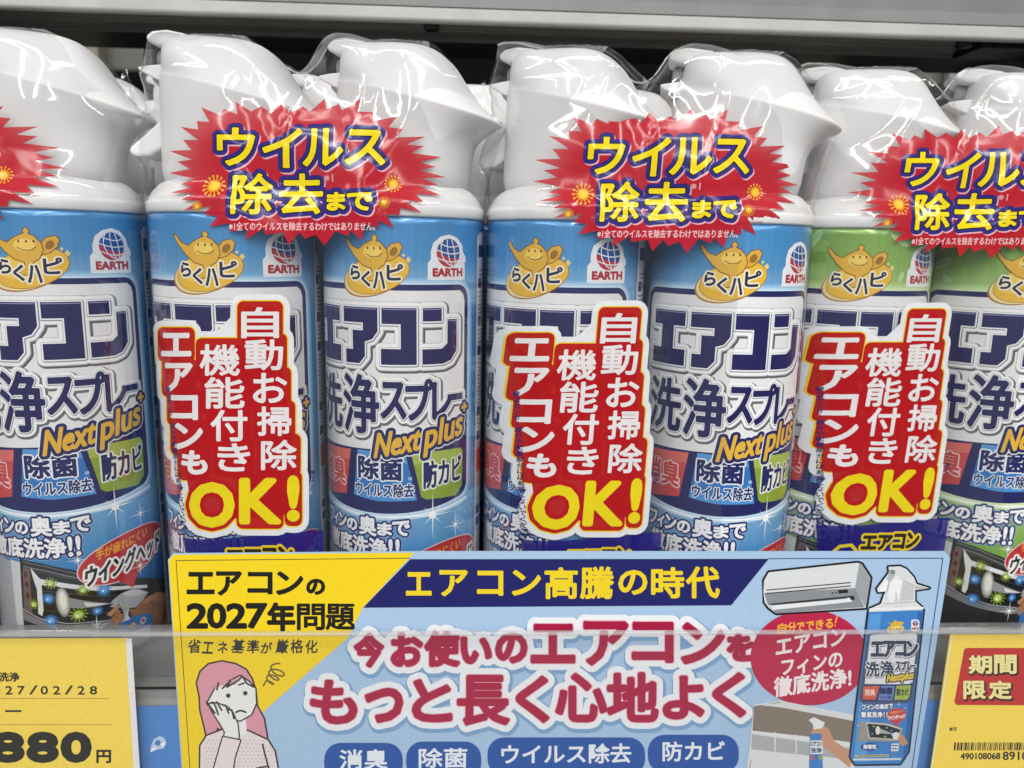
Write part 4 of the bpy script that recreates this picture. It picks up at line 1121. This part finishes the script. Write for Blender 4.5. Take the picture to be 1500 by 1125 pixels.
# the worried woman
A.part('woman_picture')
DK = '#3b3630'
hair = [(293, 1020), (289, 1000), (294, 984), (306, 973), (325, 969), (345, 973), (360, 981), (369, 995), (374, 1012), (376, 1034), (386, 1052), (391, 1080), (384, 1092), (352, 1076), (318, 1066), (306, 1100), (304, 1082), (299, 1060), (294, 1040)]
A.poly(hair, DK, 2.5); A.poly(hair, '#dc9aa6')
torso = [(293, 1160), (294, 1092), (303, 1078), (326, 1069), (352, 1066), (366, 1072), (392, 1084), (402, 1100), (413, 1160)]
A.poly(torso, DK, 2.5); A.poly(torso, '#e8dcdd')
for j in range(11):
    for i in range(19):
        x = 300+i*6+(j % 2)*3; y = 1084+j*5.4
        if x < 404 and y < 1136 and not (x > 388 and y < 1094): A.ell(x, y, 1.1, 1.1, '#c9a9ae', n=6)
A.poly([(337, 1080), (340, 1062), (360, 1050), (362, 1074), (352, 1080)], '#ececec')
face = [(304, 1030), (316, 1008), (332, 1000), (352, 990), (364, 998), (374, 1008), (375, 1030), (368, 1046), (352, 1055), (336, 1052), (322, 1048), (312, 1038)]
A.poly(face, DK, 2.2); A.poly(face, '#ececea')
A.poly([(317, 1002), (338, 996), (355, 990), (344, 1003), (336, 1001), (332, 1006), (326, 1003), (314, 1010)], '#dc9aa6')
A.line([(318, 1010), (320, 1000)], 2.6, DK); A.line([(326, 1008), (338, 997), (333, 1006), (350, 996), (355, 990), (362, 1001), (372, 1006)], 2.6, DK)
A.line([(336, 999), (330, 1005)], 2.4, DK)
A.line([(350, 1003), (358, 1000)], 2.4, DK); A.ell(334.5, 1018.5, 3.4, 3.4, DK, n=12); A.ell(359.5, 1015, 3.4, 3.4, DK, n=12); A.line([(346, 1043), (351, 1040.5), (356, 1041), (360, 1043)], 2.8, DK)
arm = [(306, 1031), (318, 1030), (326, 1033), (334, 1036), (341, 1044), (348, 1060), (350, 1078), (347, 1086), (328, 1081), (330, 1072), (322, 1058), (314, 1046)]
A.poly(arm, DK, 2); A.poly(arm, '#ececea')
A.line([(305, 1031), (312, 1028), (316, 1034)], 2.6, DK)
for p in ([(314, 1030), (318, 1028), (325, 1040)], [(320, 1046), (316, 1034)], [(326, 1032), (331, 1033), (335, 1044)], [(333, 1038), (340, 1040), (343, 1052)], [(303, 1028), (309, 1036), (315, 1044)]): A.line(p, 2.6, DK)
A.poly([(327, 1079), (352, 1084), (344, 1108), (336, 1160), (304, 1160), (318, 1110)], DK, 2); A.poly([(327, 1079), (352, 1084), (344, 1108), (336, 1160), (304, 1160), (318, 1110)], '#e8dcdd')
A.line([(385, 1090), (388, 1104), (394, 1125)], 2.6, DK); A.line([(376, 1125), (393, 1122)], 2.6, DK)
sq = []
for k in range(49):
    u = k/48; an = 2*pi*3.1*u-2.2; r_ = 5+8*u; sq.append((393+17*u+r_*cos(an)*.95, 1001-22*u+r_*sin(an)*.55+3*cos(an)))
A.line([(386, 1004)]+sq, 2.3, '#6a5b2a')
A.build(sg, sign3)

# ------------------------------------------------------------------ price cards
CY = -53.2


def card3(x, z, ly): return np.stack([x, CY-.06-ly*.012, z], 1), None


pcard = empty('price_card', (0, 0, 0)); tag(pcard, 'yellow price card reading 880 yen at the lower left', 'price card', 'yellow price cards in the front rail')
extrude_profile('card_sheet', [(-80, 8.6), (41.4, 8.6), (41.4, -70), (-80, -70)], CY, CY+.35, 'y', M('#f8da58', 'card'), pcard)
A = Art(on_card(CY), 'card')
A.part('card_border'); A.poly([(184, 935), (193, 935), (206.5, 1150), (197.5, 1150)], '#e8e8ea')
A.part('card_lettering'); K = '#20201a'
A.text('洗浄', -1, 985, 28, 998, K, .5); A.text('/', 43, 1004, 55, 1017, K, .2); A.text('/', 95, 1004, 107, 1017, K, .2)
for ch, x in (('2', -24), ('0', -10), ('2', 8), ('7', 26), ('0', 60), ('2', 78), ('2', 114), ('8', 132)): A.text(ch, x, 1005, x+10, 1017, K, .35)
A.line([(-40, 1023), (160, 1023)], .7, '#7a7350'); A.line([(-40, 1061.5), (163, 1061.5)], .7, '#7a7350')
A.text('ー', 8, 1040.5, 31, 1042.5, K, .5); A.text('ダ', -22, 1033, -4, 1050, K, .8)
A.text('8', -10, 1075, 33, 1114, K, 3.6); A.text('8', 42, 1075, 83, 1114, K, 3.6); A.text('0', 92, 1075, 131, 1114, K, 3.6); A.text('円', 142, 1099, 162, 1117, K, .8)
A.build(pcard, card3)
pcard2 = empty('price_card', (0, 0, 0)); tag(pcard2, 'yellow price card with red limited period square and barcode at the lower right', 'price card', 'yellow price cards in the front rail')
extrude_profile('card_sheet', [(362, 9), (480, 9), (480, -70), (361.2, -70)], CY, CY+.35, 'y', M('#f8da58', 'card'), pcard2)
A = Art(on_card(CY), 'card')
A.part('card_border'); A.line([(1394.5, 933), (1360, 1150)], 1.6, '#ecebe4')
A.part('period_square'); A.poly([(1415, 949), (1412, 952), (1398, 1028), (1401, 1032.5), (1530, 1033), (1546, 949)], '#c22f2c')
A.merged([('期', 1420, 961, 1452, 986), ('間', 1457, 960, 1488, 986), ('限', 1412, 998, 1443, 1023), ('定', 1449, 998, 1481, 1023)], '#f2e9a0', 1.1, [(1.5, '#3a1c14', 1.4, 1.8)])
A.part('card_lettering'); A.text('#15', 1391, 1065, 1401, 1070.5, K, .25)
A.text('490108068', 1407, 1103, 1465, 1112, K, .35, rise=.01); A.text('89100', 1469, 1101, 1515, 1113, K, .35)
A.part('barcode'); rnd = random.Random(11); x = 1398
while x < 1520:
    wd = rnd.choice((1, 1, 1.6, 2.4)); A.poly([(x, 1087.5), (x+wd, 1087.5), (x+wd-1, 1099), (x-1, 1099)], '#1a1a18'); x += wd+rnd.choice((.9, 1.2, 2))
A.build(pcard2, card3)
A = Art(on_card(-49.6), 'card'); A.part('diamond_print')
A.poly([(222, 1090), (226, 1082), (234, 1078), (241, 1081), (244, 1088), (240, 1096), (230, 1098), (220, 1102)], '#bcd0ee')
A.poly([(226, 1090), (230, 1083), (236, 1086), (233, 1093)], '#5a7ab0'); A.poly([(236, 1090), (241, 1086), (242, 1091), (238, 1095)], '#eef4fc'); A.poly([(222, 1096), (230, 1094), (228, 1098), (220, 1101)], '#f2f6fc')
A.build(rail, lambda x, z, ly: (np.stack([x, -49.66-ly*.012, z], 1), None))
